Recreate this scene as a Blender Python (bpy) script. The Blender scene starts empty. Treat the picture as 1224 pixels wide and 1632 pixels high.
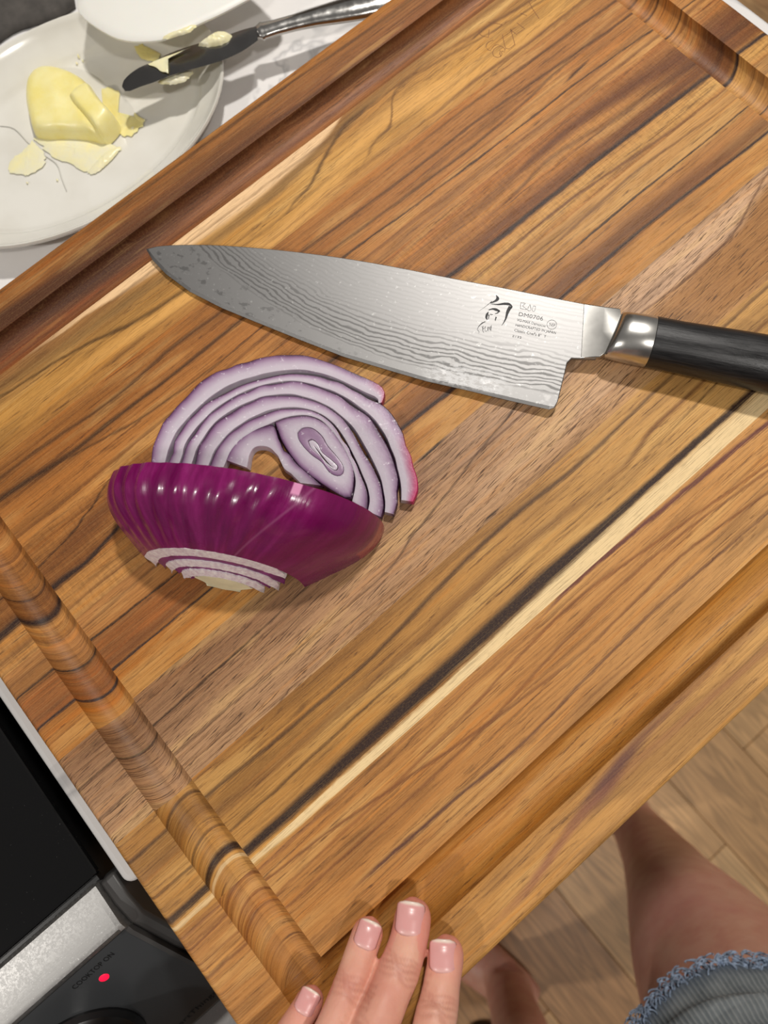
import bpy, bmesh, math, random
import numpy as np
from mathutils import Vector, Matrix

# ------------------------------------------------------------------ camera, world, lights
# Scene frame: millimetres (u along the board's grain, v across it, z up from the board's top), floor at z=-950.
ZOFF = 0.95
FPX = 1129.4854
CAM_R = np.array([[0.759256, -0.648344, -0.056394], [-0.641426, -0.730865, -0.233258], [0.110015, 0.213275, -0.970778]])
CAM_C = np.array([142.283, 94.083, 311.472])
def W(u, v, z=0.0): return Vector((u / 1000, v / 1000, z / 1000 + ZOFF))
def M3(p): return W(p[0], p[1], p[2])
def ray(x, y): return np.array([(x - 612) / FPX, (y - 816) / FPX, 1.0]) @ CAM_R
def px(x, y, z=0.0):
    d = ray(x, y); return CAM_C + d * ((z - CAM_C[2]) / d[2])

scene = bpy.context.scene
col = scene.collection
cam_d = bpy.data.cameras.new('camera'); cam = bpy.data.objects.new('camera', cam_d); col.objects.link(cam)
cam_d.sensor_fit = 'VERTICAL'; cam_d.sensor_height = 36.0; cam_d.lens = FPX / 1632 * 36.0
cam_d.clip_start = 0.01; cam_d.clip_end = 50
cam_d.dof.use_dof = True; cam_d.dof.focus_distance = 0.315; cam_d.dof.aperture_fstop = cam_d.lens / 2.6
r, d_, f_ = [Vector(x) for x in CAM_R]
mw = Matrix((( r.x, -d_.x, -f_.x), (r.y, -d_.y, -f_.y), (r.z, -d_.z, -f_.z))).to_4x4()
mw.translation = W(*CAM_C); cam.matrix_world = mw
scene.camera = cam

world = bpy.data.worlds.new('room_ambient'); scene.world = world; world.use_nodes = True
bg = world.node_tree.nodes['Background']; bg.inputs[0].default_value = (1.0, 0.95, 0.90, 1); bg.inputs[1].default_value = 0.17

def lamp(name, u, v, z, power, size, colr=(1, 0.955, 0.90), spread=150):
    l = bpy.data.lights.new(name, 'AREA'); l.shape = 'DISK'; l.size = size; l.energy = power; l.color = colr; l.spread = math.radians(spread)
    o = bpy.data.objects.new(name, l); col.objects.link(o); o.location = W(u, v, z); return o
lamp('ceiling_downlight', 960, 660, 1500, 17.5, 0.13)
lamp('ceiling_downlight', 170, -720, 1500, 7, 0.13)
lamp('ceiling_downlight', -1450, 160, 1500, 15, 0.13)

scene.view_settings.view_transform = 'Standard'; scene.view_settings.look = 'None'
scene.view_settings.exposure = 0.0; scene.view_settings.gamma = 1.0; scene.view_settings.use_curve_mapping = False

# ------------------------------------------------------------------ helpers
random.seed(7); rng = np.random.default_rng(7)
def lin(c):
    return tuple(((x / 255) / 12.92 if x / 255 <= 0.04045 else ((x / 255 + 0.055) / 1.055) ** 2.4) for x in c[:3]) + (1.0,)

class NT:
    def __init__(s, name):
        s.mat = bpy.data.materials.new(name); s.mat.use_nodes = True; s.t = s.mat.node_tree
        s.bsdf = s.t.nodes['Principled BSDF']
    def put(s, sock, v):
        if isinstance(v, bpy.types.NodeSocket): s.t.links.new(v, sock)
        elif v is not None: sock.default_value = v
    def node(s, typ, **kw):
        n = s.t.nodes.new(typ)
        for k, v in kw.items(): setattr(n, k, v)
        return n
    def math(s, op, a, b=None, c=None, clamp=False):
        n = s.node('ShaderNodeMath', operation=op, use_clamp=clamp)
        for i, v in enumerate((a, b, c)):
            if v is not None: s.put(n.inputs[i], v)
        return n.outputs[0]
    def xyz(s, x, y, z):
        n = s.node('ShaderNodeCombineXYZ')
        for i, v in enumerate((x, y, z)): s.put(n.inputs[i], v)
        return n.outputs[0]
    def sep(s, v):
        n = s.node('ShaderNodeSeparateXYZ'); s.put(n.inputs[0], v); return n.outputs
    def noise(s, vec, scale=1.0, detail=2.0, rough=0.5, dist=0.0):
        n = s.node('ShaderNodeTexNoise'); s.put(n.inputs['Vector'], vec)
        n.inputs['Scale'].default_value = scale; n.inputs['Detail'].default_value = detail
        n.inputs['Roughness'].default_value = rough; n.inputs['Distortion'].default_value = dist
        return n.outputs['Fac']
    def maprange(s, v, a, b, c=0.0, d=1.0, smooth=False):
        n = s.node('ShaderNodeMapRange'); n.clamp = True
        if smooth: n.interpolation_type = 'SMOOTHSTEP'
        for i, x in enumerate((v, a, b, c, d)): s.put(n.inputs[i], x)
        return n.outputs[0]
    def mix(s, fac, a, b, mode='MIX'):
        n = s.node('ShaderNodeMix', data_type='RGBA', blend_type=mode); n.clamp_factor = True
        s.put(n.inputs[0], fac); s.put(n.inputs[6], a); s.put(n.inputs[7], b); return n.outputs[2]
    def ramp(s, v, stops, interp='LINEAR'):
        n = s.node('ShaderNodeValToRGB'); e = n.color_ramp; e.interpolation = interp
        while len(e.elements) < len(stops): e.elements.new(0.5)
        for el, (p, c) in zip(e.elements, sorted(stops, key=lambda q: q[0])): el.position = p; el.color = c
        s.put(n.inputs[0], v); return n.outputs[0]
    def coord(s, kind='Object'): return s.node('ShaderNodeTexCoord').outputs[kind]
    def attr(s, name, out='Color'):
        n = s.node('ShaderNodeAttribute'); n.attribute_name = name; return n.outputs[out]
    def bump(s, h, strength=0.2, dist=0.0003):
        n = s.node('ShaderNodeBump'); s.put(n.inputs['Height'], h); n.inputs['Strength'].default_value = strength
        n.inputs['Distance'].default_value = dist; s.t.links.new(n.outputs[0], s.bsdf.inputs['Normal'])
    def set(s, **kw):
        for k, v in kw.items(): s.put(s.bsdf.inputs[k.replace('_', ' ')], v)
        return s.mat

def simple(name, c, rough=0.5, metal=0.0, var=0.0, scale=40.0, **kw):
    t = NT(name); base = lin(c)
    if var:
        nz = t.noise(t.coord(), scale, 3)
        base = t.mix(t.maprange(nz, 0.3, 0.7), lin([x * (1 - var) for x in c]), lin([min(255, x * (1 + var)) for x in c]))
    t.set(Base_Color=base, Roughness=rough, Metallic=metal, **kw); return t.mat

def add(name, verts, faces, mat=None, parent=None, smooth=True, mm=True):
    me = bpy.data.meshes.new(name)
    vs = [tuple(W(*v)) for v in verts] if mm and parent is None else [(v[0] / 1000, v[1] / 1000, v[2] / 1000) for v in verts]
    me.from_pydata(vs, [], [tuple(f) for f in faces])
    bm = bmesh.new(); bm.from_mesh(me); bmesh.ops.recalc_face_normals(bm, faces=bm.faces); bm.to_mesh(me); bm.free()
    o = bpy.data.objects.new(name, me); col.objects.link(o)
    if mat: me.materials.append(mat)
    if smooth: shade(o)
    if parent: o.parent = parent
    return o
def shade(o, angle=40):
    me = o.data
    me.polygons.foreach_set('use_smooth', [True] * len(me.polygons))
    try: me.set_sharp_from_angle(angle=math.radians(angle))
    except Exception: pass
def root(name, loc=(0, 0, 0)):
    o = bpy.data.objects.new(name, None); col.objects.link(o); o.location = W(*loc); o.empty_display_size = 0.05; return o
def tag(o, label=None, cat=None, group=None, kind=None):
    for k, v in (('label', label), ('category', cat), ('group', group), ('kind', kind)):
        if v: o[k] = v
    return o
def bev(o, w=1.0, seg=2, ang=35):
    m = o.modifiers.new('bevel', 'BEVEL'); m.width = w / 1000; m.segments = seg; m.limit_method = 'ANGLE'; m.angle_limit = math.radians(ang); return o
def prism(poly, z0, z1):
    n = len(poly); v = [(x, y, z0) for x, y in poly] + [(x, y, z1) for x, y in poly]
    f = [tuple(range(n))[::-1], tuple(range(n, 2 * n))] + [(i, (i + 1) % n, n + (i + 1) % n, n + i) for i in range(n)]
    return v, f
def box(x0, x1, y0, y1, z0, z1): return prism([(x0, y0), (x1, y0), (x1, y1), (x0, y1)], z0, z1)
def loft(rings, caps=True, close=True):
    n = len(rings[0]); v = [p for r_ in rings for p in r_]; f = []
    for i in range(len(rings) - 1):
        for j in range(n if close else n - 1):
            k = (j + 1) % n; f.append((i * n + j, i * n + k, (i + 1) * n + k, (i + 1) * n + j))
    if caps and close: f += [tuple(range(n))[::-1], tuple(range((len(rings) - 1) * n, len(rings) * n))]
    return v, f
def tube(path, radii, n=16, up=(0, 0, 1), caps=True):
    P = [np.array(p, float) for p in path]; rings = []
    for i, p in enumerate(P):
        t = P[min(i + 1, len(P) - 1)] - P[max(i - 1, 0)]; t /= np.linalg.norm(t)
        a = np.cross(t, up)
        if np.linalg.norm(a) < 1e-3: a = np.cross(t, (1, 0.01, 0))
        a /= np.linalg.norm(a); b = np.cross(a, t)
        rr = radii[i] if not np.isscalar(radii) else radii
        ra, rb = (rr, rr) if np.isscalar(rr) else rr
        rings.append([tuple(p + a * ra * math.cos(k * 2 * math.pi / n) + b * rb * math.sin(k * 2 * math.pi / n)) for k in range(n)])
    return loft(rings, caps)
def merge(parts):
    v, f = [], []
    for a, b in parts:
        o = len(v); v += list(a); f += [tuple(i + o for i in q) for q in b]
    return v, f
def resample(pts, n, smooth=True):
    P = np.array(pts, float); 
    if smooth and len(P) > 2:
        Q = []
        for i in range(len(P) - 1):
            p0, p1, p2, p3 = P[max(i - 1, 0)], P[i], P[i + 1], P[min(i + 2, len(P) - 1)]
            for t in np.linspace(0, 1, 9)[:-1]:
                Q.append(0.5 * ((2 * p1) + (-p0 + p2) * t + (2 * p0 - 5 * p1 + 4 * p2 - p3) * t ** 2 + (-p0 + 3 * p1 - 3 * p2 + p3) * t ** 3))
        Q.append(P[-1]); P = np.array(Q)
    s = np.r_[0, np.cumsum(np.linalg.norm(np.diff(P, axis=0), axis=1))]
    x = np.linspace(0, s[-1], n); return np.c_[[np.interp(x, s, P[:, k]) for k in range(P.shape[1])]].T
def setcol(o, name, cols):
    a = o.data.color_attributes.new(name, 'FLOAT_COLOR', 'POINT')
    a.data.foreach_set('color', np.array(cols, dtype=np.float32).ravel())
def evaluated(o, name):
    dg = bpy.context.evaluated_depsgraph_get(); dg.update()
    me = bpy.data.meshes.new_from_object(o.evaluated_get(dg)); me.name = name; return me
def text_mesh(body, size, name, mat, parent, M, bold=0.0, sx=1.0, shear=0.0):
    c = bpy.data.curves.new(name, 'FONT'); c.body = body; c.size = size / 1000; c.offset = bold / 1000; c.resolution_u = 2; c.shear = shear
    t = bpy.data.objects.new(name + '_tmp', c); col.objects.link(t)
    me = evaluated(t, name); bpy.data.objects.remove(t)
    me.transform(Matrix.Diagonal((sx, 1, 1, 1)))
    o = bpy.data.objects.new(name, me); col.objects.link(o); me.materials.clear(); me.materials.append(mat)
    o.parent = parent; o.matrix_local = M; return o

# ------------------------------------------------------------------ materials
def band_group():
    g = bpy.data.node_groups.new('grain_band', 'ShaderNodeTree')
    for nm, tp in (('Color', 'NodeSocketColor'), ('V', 'NodeSocketFloat'), ('Ctl', 'NodeSocketColor'), ('Band', 'NodeSocketColor'), ('Soft', 'NodeSocketFloat')):
        g.interface.new_socket(nm, in_out='INPUT', socket_type=tp)
    g.interface.new_socket('Color', in_out='OUTPUT', socket_type='NodeSocketColor')
    N, Lk = g.nodes, g.links
    gi = N.new('NodeGroupInput'); go = N.new('NodeGroupOutput')
    sp = N.new('ShaderNodeSeparateColor'); Lk.new(gi.outputs['Ctl'], sp.inputs[0])
    def m(op, a, b):
        n = N.new('ShaderNodeMath'); n.operation = op
        for i, x in enumerate((a, b)):
            if isinstance(x, bpy.types.NodeSocket): Lk.new(x, n.inputs[i])
            elif x is not None: n.inputs[i].default_value = x
        return n.outputs[0]
    d = m('ABSOLUTE', m('SUBTRACT', gi.outputs['V'], m('MULTIPLY', sp.outputs[0], 400.0)), None)
    d = m('DIVIDE', d, m('MAXIMUM', m('MULTIPLY', sp.outputs[1], 20.0), 0.05))
    mr = N.new('ShaderNodeMapRange'); mr.interpolation_type = 'SMOOTHSTEP'; mr.clamp = True
    Lk.new(d, mr.inputs[0]); Lk.new(gi.outputs['Soft'], mr.inputs[1]); mr.inputs[2].default_value = 1.0; mr.inputs[3].default_value = 1.0; mr.inputs[4].default_value = 0.0
    mx = N.new('ShaderNodeMix'); mx.data_type = 'RGBA'
    Lk.new(m('MULTIPLY', mr.outputs[0], sp.outputs[2]), mx.inputs[0]); Lk.new(gi.outputs['Color'], mx.inputs[6]); Lk.new(gi.outputs['Band'], mx.inputs[7])
    Lk.new(mx.outputs[2], go.inputs[0]); return g
BAND = band_group()

def wood(name, v0, v1, rampL, rampR, bands, seed, k=0.6, stripe=0.45, stripecol=(95, 58, 32), sfreq=0.5, pore=0.35, porecol=(60, 38, 26),
         poredir=0.0, porelen=0.09, warp=1.6, ripple=0.0, fine=0.55, lines=0.72, linecol=(84, 50, 28)):
    t = NT(name)
    u, v, z = [t.math('MULTIPLY', c, 1000.0) for c in t.sep(t.coord())]
    # ring pattern goes on below the surface, so a cut groove shows it bending
    vw = t.math('SUBTRACT', v, t.math('MULTIPLY', z, k))
    w1 = t.noise(t.xyz(t.math('MULTIPLY', u, 0.011), t.math('MULTIPLY', vw, 0.045), seed * 3.1), 1, 2)
    w2 = t.noise(t.xyz(t.math('MULTIPLY', u, 0.07), t.math('MULTIPLY', vw, 0.35), seed * 5.7), 1, 2)
    vw = t.math('ADD', vw, t.math('MULTIPLY', t.math('SUBTRACT', w1, 0.5), warp * 2))
    vw = t.math('ADD', vw, t.math('MULTIPLY', t.math('SUBTRACT', w2, 0.5), warp * 0.55))
    x = t.math('DIVIDE', t.math('SUBTRACT', vw, v0), v1 - v0)
    s2 = t.noise(t.xyz(t.math('MULTIPLY', u, 0.022), t.math('MULTIPLY', vw, 2.2), seed * 0.7), 1, 5, 0.68)
    s4 = t.noise(t.xyz(t.math('MULTIPLY', u, 0.22), t.math('MULTIPLY', vw, 0.9), seed * 4.7), 1, 3, 0.6)
    vb = t.math('ADD', vw, t.math('ADD', t.math('MULTIPLY', t.math('SUBTRACT', s2, 0.5), 2.4), t.math('MULTIPLY', t.math('SUBTRACT', s4, 0.5), 1.0)))
    cl = t.ramp(x, [(p, lin(c)) for p, c in rampL]); cr = t.ramp(x, [(p, lin(c)) for p, c in rampR])
    c = t.mix(t.maprange(u, 90, 380, smooth=True), cl, cr)
    big = t.noise(t.xyz(t.math('MULTIPLY', u, 0.012), t.math('MULTIPLY', vw, 0.09), seed * 8.3), 1, 3, 0.55)
    c = t.mix(t.maprange(big, 0.50, 0.66, 0, 0.55, smooth=True), c, t.mix(0.62, c, lin((74, 42, 20))))
    c = t.mix(t.maprange(big, 0.47, 0.34, 0, 0.5, smooth=True), c, t.mix(0.40, c, lin((250, 206, 130))))
    s1 = t.noise(t.xyz(t.math('MULTIPLY', u, 0.006), t.math('MULTIPLY', vw, sfreq), seed * 1.7), 1, 5, 0.62)
    c = t.mix(t.math('MULTIPLY', t.maprange(s1, 0.50, 0.72, smooth=True), stripe), c, lin(stripecol))
    # thin growth lines
    rg_ = t.noise(t.xyz(t.math('MULTIPLY', u, 0.0045), t.math('MULTIPLY', vb, 0.16), seed * 6.1), 1, 4, 0.6)
    ln_ = t.math('ABSOLUTE', t.math('SUBTRACT', t.math('FRACT', t.math('MULTIPLY', rg_, 9.0)), 0.5))
    c = t.mix(t.math('MULTIPLY', t.math('MULTIPLY', t.maprange(ln_, 0.10, 0.02, smooth=True), t.maprange(s1, 0.36, 0.6)), lines), c, lin(linecol))
    s1b = t.noise(t.xyz(t.math('MULTIPLY', u, 0.01), t.math('MULTIPLY', vw, sfreq * 0.6), seed * 2.9 + 40), 1, 3, 0.6)
    c = t.mix(t.math('MULTIPLY', t.maprange(s1b, 0.52, 0.72, smooth=True), 0.35), c, lin((236, 190, 120)), 'SOFT_LIGHT')
    for colr, soft, pts in bands:
        stops = [(min(max(p[0] / 500, 0), 1), (p[1] / 400, (p[2] * 1.25 + 0.15) / 20, min(1.0, p[3] * 1.15), 1)) for p in pts]
        ctl = t.ramp(t.math('DIVIDE', u, 500.0), stops, 'CARDINAL' if len(stops) > 2 else 'LINEAR')
        n = t.node('ShaderNodeGroup'); n.node_tree = BAND
        t.put(n.inputs[0], c); t.put(n.inputs[1], vb); t.put(n.inputs[2], ctl); n.inputs[3].default_value = lin(colr); n.inputs[4].default_value = soft
        c = n.outputs[0]
    # fibres: dark and pale streaks along the grain
    c = t.mix(t.math('MULTIPLY', t.maprange(s2, 0.50, 0.68, smooth=True), fine), c, t.mix(0.75, c, lin((62, 34, 16))))
    c = t.mix(t.math('MULTIPLY', t.maprange(s2, 0.46, 0.30, smooth=True), fine * 0.5), c, t.mix(0.45, c, lin((246, 206, 140))))
    c = t.mix(t.math('MULTIPLY', t.maprange(s4, 0.52, 0.70, smooth=True), fine * 0.35), c, t.mix(0.6, c, lin((58, 32, 16))))
    ca, sa = math.cos(poredir), math.sin(poredir)
    pu = t.math('ADD', t.math('MULTIPLY', u, ca), t.math('MULTIPLY', v, sa)); pv = t.math('SUBTRACT', t.math('MULTIPLY', vw, ca), t.math('MULTIPLY', u, sa))
    s3 = t.noise(t.xyz(t.math('MULTIPLY', pu, porelen), t.math('MULTIPLY', pv, 1.9), seed * 9.3), 1, 2, 0.55)
    pm = t.maprange(s3, 0.57, 0.68, smooth=True)
    c = t.mix(t.math('MULTIPLY', pm, pore), c, lin(porecol))
    h = t.math('ADD', t.math('MULTIPLY', s2, -0.5), t.math('MULTIPLY', pm, -0.6))
    if ripple:
        rp = t.noise(t.xyz(t.math('MULTIPLY', u, 0.75), t.math('MULTIPLY', vw, 0.16), seed), 1, 3, 0.6, 0.6)
        c = t.mix(t.math('MULTIPLY', t.maprange(rp, 0.4, 0.65), ripple), c, t.mix(0.6, c, lin((60, 30, 12))))
        h = t.math('ADD', h, t.math('MULTIPLY', rp, ripple * 1.2))
    sp_ = t.noise(t.xyz(t.math('MULTIPLY', u, 0.9), t.math('MULTIPLY', v, 2.2), seed), 1, 2, 0.7)
    c = t.mix(t.math('MULTIPLY', t.maprange(sp_, 0.45, 0.75), 0.08), c, lin((238, 190, 120)))
    t.bump(h, 0.32, 0.0003)
    t.set(Base_Color=c, Roughness=t.maprange(s2, 0.3, 0.7, 0.56, 0.46), Specular_IOR_Level=0.28)
    return t.mat

# ------------------------------------------------------------------ the setting: floor, counter
def floor_mat(i):
    t = NT('oak_plank'); u, v, z = [t.math('MULTIPLY', c, 1000.0) for c in t.sep(t.coord())]
    rv = random.Random(i * 13 + 5)
    base = rv.choice([(216, 172, 120), (206, 162, 112), (222, 180, 128), (196, 150, 104)])
    n1 = t.noise(t.xyz(t.math('MULTIPLY', u, 0.035), t.math('MULTIPLY', v, 0.0035), i * 2.3), 1, 2, 0.5, 0.4)
    ring = t.math('SINE', t.math('MULTIPLY', n1, 55.0))
    c = t.mix(t.maprange(ring, -0.2, 1.0, 0, 0.5), lin(base), lin([b * 0.68 for b in base]))
    n2 = t.noise(t.xyz(t.math('MULTIPLY', u, 0.3), t.math('MULTIPLY', v, 0.01), i * 7.7), 1, 4, 0.6)
    c = t.mix(t.maprange(n2, 0.42, 0.68, 0, 0.6), c, lin([b * 0.72 for b in base]))
    n3 = t.noise(t.xyz(t.math('MULTIPLY', u, 0.02), t.math('MULTIPLY', v, 0.008), i * 3.7), 1, 2)
    c = t.mix(t.maprange(n3, 0.55, 0.7, 0, 0.35), c, lin((120, 84, 58)))
    t.set(Base_Color=c, Roughness=0.42); return t.mat
fl = add('floor', *box(-2500, 3200, -2600, 2600, -990, -957), simple('subfloor', (110, 84, 60), 0.7, var=0.1, scale=6)); tag(fl, kind='structure')
wall_m = simple('warm_grey_paint', (150, 144, 136), 0.8, var=0.03, scale=3)
tag(add('wall_back', *box(-2500, 3200, 2600, 2680, -950, 1550), wall_m), kind='structure')
FW = 127.0
floor_mats = [floor_mat(i) for i in range(7)]
fr = random.Random(3)
for ci, uu in enumerate(np.arange(470 - FW * 9, 470 + FW * 19, FW)):
    vv = -1500 + fr.uniform(0, 500)
    if abs(uu - 470) < 1: vv = -328 - 2 * 700
    if abs(uu - 470 + FW) < 1: vv = -180 - 2 * 700
    starts = []
    while vv < (2500 if uu > 400 else 1300): starts.append(vv); vv += 700 if abs(uu - 407) < 70 else fr.choice([520, 700, 860])
    for si, s0 in enumerate(starts):
        s1 = starts[si + 1] if si + 1 < len(starts) else s0 + 700
        v_, f_2 = box(uu + 0.6, uu + FW - 0.6, s0 + 0.6, s1 - 0.6, -957, -950)
        o = add('plank', [(a, b, c) for a, b, c in v_], f_2, floor_mats[(ci * 3 + si * 5) % 7], None, smooth=False)
        o.data.transform(Matrix.Translation((0, 0, 0)))
        bev(o, 0.8, 1); o.parent = fl

def marble():
    t = NT('white_quartz'); p = t.coord()
    n = t.noise(p, 5, 5, 0.6, 1.2); vein = t.math('ABSOLUTE', t.math('SUBTRACT', n, 0.5))
    c = t.mix(t.maprange(vein, 0.0, 0.022, 0.55, 0.0), lin((232, 230, 228)), lin((158, 158, 160)))
    n2 = t.noise(p, 9, 3); c = t.mix(t.maprange(n2, 0.5, 0.75, 0, 0.35), c, lin((200, 199, 200)))
    t.set(Base_Color=c, Roughness=0.22); return t.mat
CT = -38.0
def counter():
    poly = []
    x0, x1, y0, y1, r1 = -22.5, 545, 114.0, 790, 5
    for cx, cy, a0 in ((x0 + r1, y0 + r1, 180), (x1 - r1, y0 + r1, 270), (x1 - r1, y1 - r1, 0), (x0 + r1, y1 - r1, 90)):
        for k in range(6): a = math.radians(a0 + k * 18); poly.append((cx + r1 * math.cos(a), cy + r1 * math.sin(a)))
    v, f = prism(poly, CT - 30, CT)
    o = add('countertop', v, f, marble()); bev(o, 3.5, 3)
    return tag(o, 'white quartz countertop with grey veins under the cutting board', 'countertop')
counter()
cab_m = simple('dark_cabinet_paint', (58, 52, 48), 0.5, var=0.06)
def cabinet():
    r0 = root('base_cabinet', (0, 140, -950))
    add('carcass', *box(-8, 520, 20, 640, 90, 881), cab_m, r0, False)
    add('toe_kick', *box(-8, 520, 70, 640, 0, 90), simple('toe_kick_black', (30, 28, 27), 0.7, var=0.05), r0, False)
    for i, (a, b) in enumerate(((-6, 254), (258, 518))):
        d = add('door', *box(a, b, 0, 20, 95, 690), cab_m, r0, False); bev(d, 2)
        h = add('handle', *tube([((a + b) / 2 - 60, -28, 640), ((a + b) / 2 + 60, -28, 640)], 6, 12), simple('brushed_handle', (170, 168, 164), 0.35, 1.0, var=0.04), d)
        dr = add('drawer', *box(a, b, 0, 20, 695, 875), cab_m, r0, False); bev(dr, 2)
        add('handle', *tube([((a + b) / 2 - 60, -28, 785), ((a + b) / 2 + 60, -28, 785)], 6, 12), h.data.materials[0], dr)
    return tag(r0, 'dark base cabinet beneath the white countertop', 'cabinet')
cabinet()

# ------------------------------------------------------------------ cutting board (planks with a routed juice groove)
BL, BW, BT = 495.7, 381.0, 38.0
GO, GI = 21.6, 41.4
def groove(u, v):
    # distance to the rectangle run by the router's centre line
    m = (GO + GI) / 2; hw = (GI - GO) / 2
    dx = max(m - u, u - (BL - m)); dy = max(m - v, v - (BW - m))
    if dx <= 0 and dy <= 0: d = -max(dx, dy)
    else: d = math.hypot(max(dx, 0), max(dy, 0))
    if d >= hw: return 0.0
    return -8.6 * math.sqrt(max(0.0, 1 - (d / hw) ** 2))
def edge_drop(u, v):
    rr = 3.0; z = 0.0
    for d in (u, BL - u, v, BW - v):
        if d < rr: z -= rr - math.sqrt(max(0, rr * rr - (rr - d) ** 2))
    return z
board = root('cutting_board')
tag(board, 'large teak cutting board of glued planks with a routed juice groove', 'cutting board')
gs = [GO + (GI - GO) * 0.5 * (1 - math.cos(math.pi * i / 14)) for i in range(15)]
es = [0, 0.3, 0.9, 1.8, 3.0]
ul = sorted(set([round(x, 3) for x in es + gs + [BL - x for x in es] + [BL - x for x in gs] + list(np.linspace(50, BL - 50, 9))]))
def plank(v0, v1, mat):
    vl = sorted(set([round(x, 3) for x in list(np.linspace(v0, v1, 7)) + [x for x in es + gs + [BW - y for y in es] + [BW - y for y in gs] if v0 < x < v1]]))
    nu, nv = len(ul), len(vl); V, F = [], []
    def joint(v): return -0.12 if (v in (vl[0], vl[-1]) and 1 < v < BW - 1) else 0.0
    for v in vl:
        for u in ul: V.append((u, v, min(groove(u, v), edge_drop(u, v)) + joint(v)))
    for j in range(nv - 1):
        for i in range(nu - 1): F.append((j * nu + i, j * nu + i + 1, (j + 1) * nu + i + 1, (j + 1) * nu + i))
    rim = [j * nu for j in range(nv)][::-1] ; rim = list(range(nu)) + [j * nu + nu - 1 for j in range(1, nv)] + [(nv - 1) * nu + i for i in range(nu - 2, -1, -1)] + [j * nu for j in range(nv - 2, 0, -1)]
    b0 = len(V)
    for r_ in rim: V.append((V[r_][0], V[r_][1], -BT + 0.02))
    n = len(rim)
    for i in range(n): F.append((rim[i], b0 + i, b0 + (i + 1) % n, rim[(i + 1) % n]))
    F.append(tuple(b0 + i for i in range(n))[::-1])
    return add('plank', V, F, mat, board)
DK = (52, 32, 24)
P = []
P.append((0, 41.4, wood('teak_gold_edge', 0, 41.4,
    [(0, (196, 142, 76)), (.45, (190, 136, 70)), (.55, (176, 118, 48)), (1, (178, 116, 50))],
    [(0, (222, 172, 108)), (.48, (214, 164, 100)), (.55, (186, 130, 58)), (1, (190, 134, 62))],
    [((104, 66, 58), .1, [(140, 13, 1, 0), (165, 14.6, 4.5, .75), (178, 17, 4, .85), (192, 19.2, 3, .7), (214, 20, 2.4, .5), (260, 20.5, 2, .25), (330, 20, 2, .2)]),
     ((150, 96, 70), .1, [(95, 7, 1.5, 0), (123, 8, 2.2, .6), (150, 12.8, 2.2, .6), (180, 14, 2, .3), (240, 12, 2, .4), (330, 10, 2, .3)]),
     ((110, 66, 22), .0, [(190, 26, 2.5, .1), (210, 24, 3, .7), (270, 23.5, 2.6, .7), (350, 24, 2, .4)])],  # dark streak paints the shade along the groove's outer wall, not grain
    1, k=0.3, stripe=0.30, stripecol=(140, 92, 50), sfreq=0.55, pore=0.25, porecol=(120, 76, 42), warp=1.2)))
P.append((41.4, 84.0, wood('teak_orange_striped', 41.4, 84,
    [(0, (186, 128, 66)), (.5, (184, 124, 62)), (1, (188, 130, 68))], [(0, (208, 158, 100)), (.3, (206, 154, 94)), (.6, (204, 146, 82)), (1, (210, 154, 90))],
    [((92, 56, 44), .1, [(60, 52, .6, 0), (80, 52, 1.1, .8), (120, 51.5, 1.0, .8), (160, 49.5, .8, .7), (230, 53, .7, .6), (305, 51, .7, .5)]),
     ((120, 72, 40), .1, [(45, 77, .7, .7), (118, 69, .8, .7), (190, 61, .8, .6), (268, 61.5, .8, .7), (330, 55, .8, .7)]),
     ((128, 74, 38), .1, [(45, 70, .6, .5), (150, 73, .8, .6), (220, 77, .8, .6), (320, 66, .8, .6)]),
     ((120, 70, 38), .1, [(45, 64, .6, .6), (140, 64, .8, .6), (240, 70, .7, .6), (340, 62, .7, .6)]),
     ((110, 62, 52), .2, [(200, 82, .5, .3), (214, 83.2, .9, .9), (254, 82.6, 1.1, .95), (291, 81, 1.1, .95), (336, 78.8, 1.2, .95), (400, 76, 1.2, .9)])],
    2, k=-0.7, stripe=0.62, stripecol=(128, 82, 44), sfreq=0.62, pore=0.2, warp=1.4)))
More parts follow.
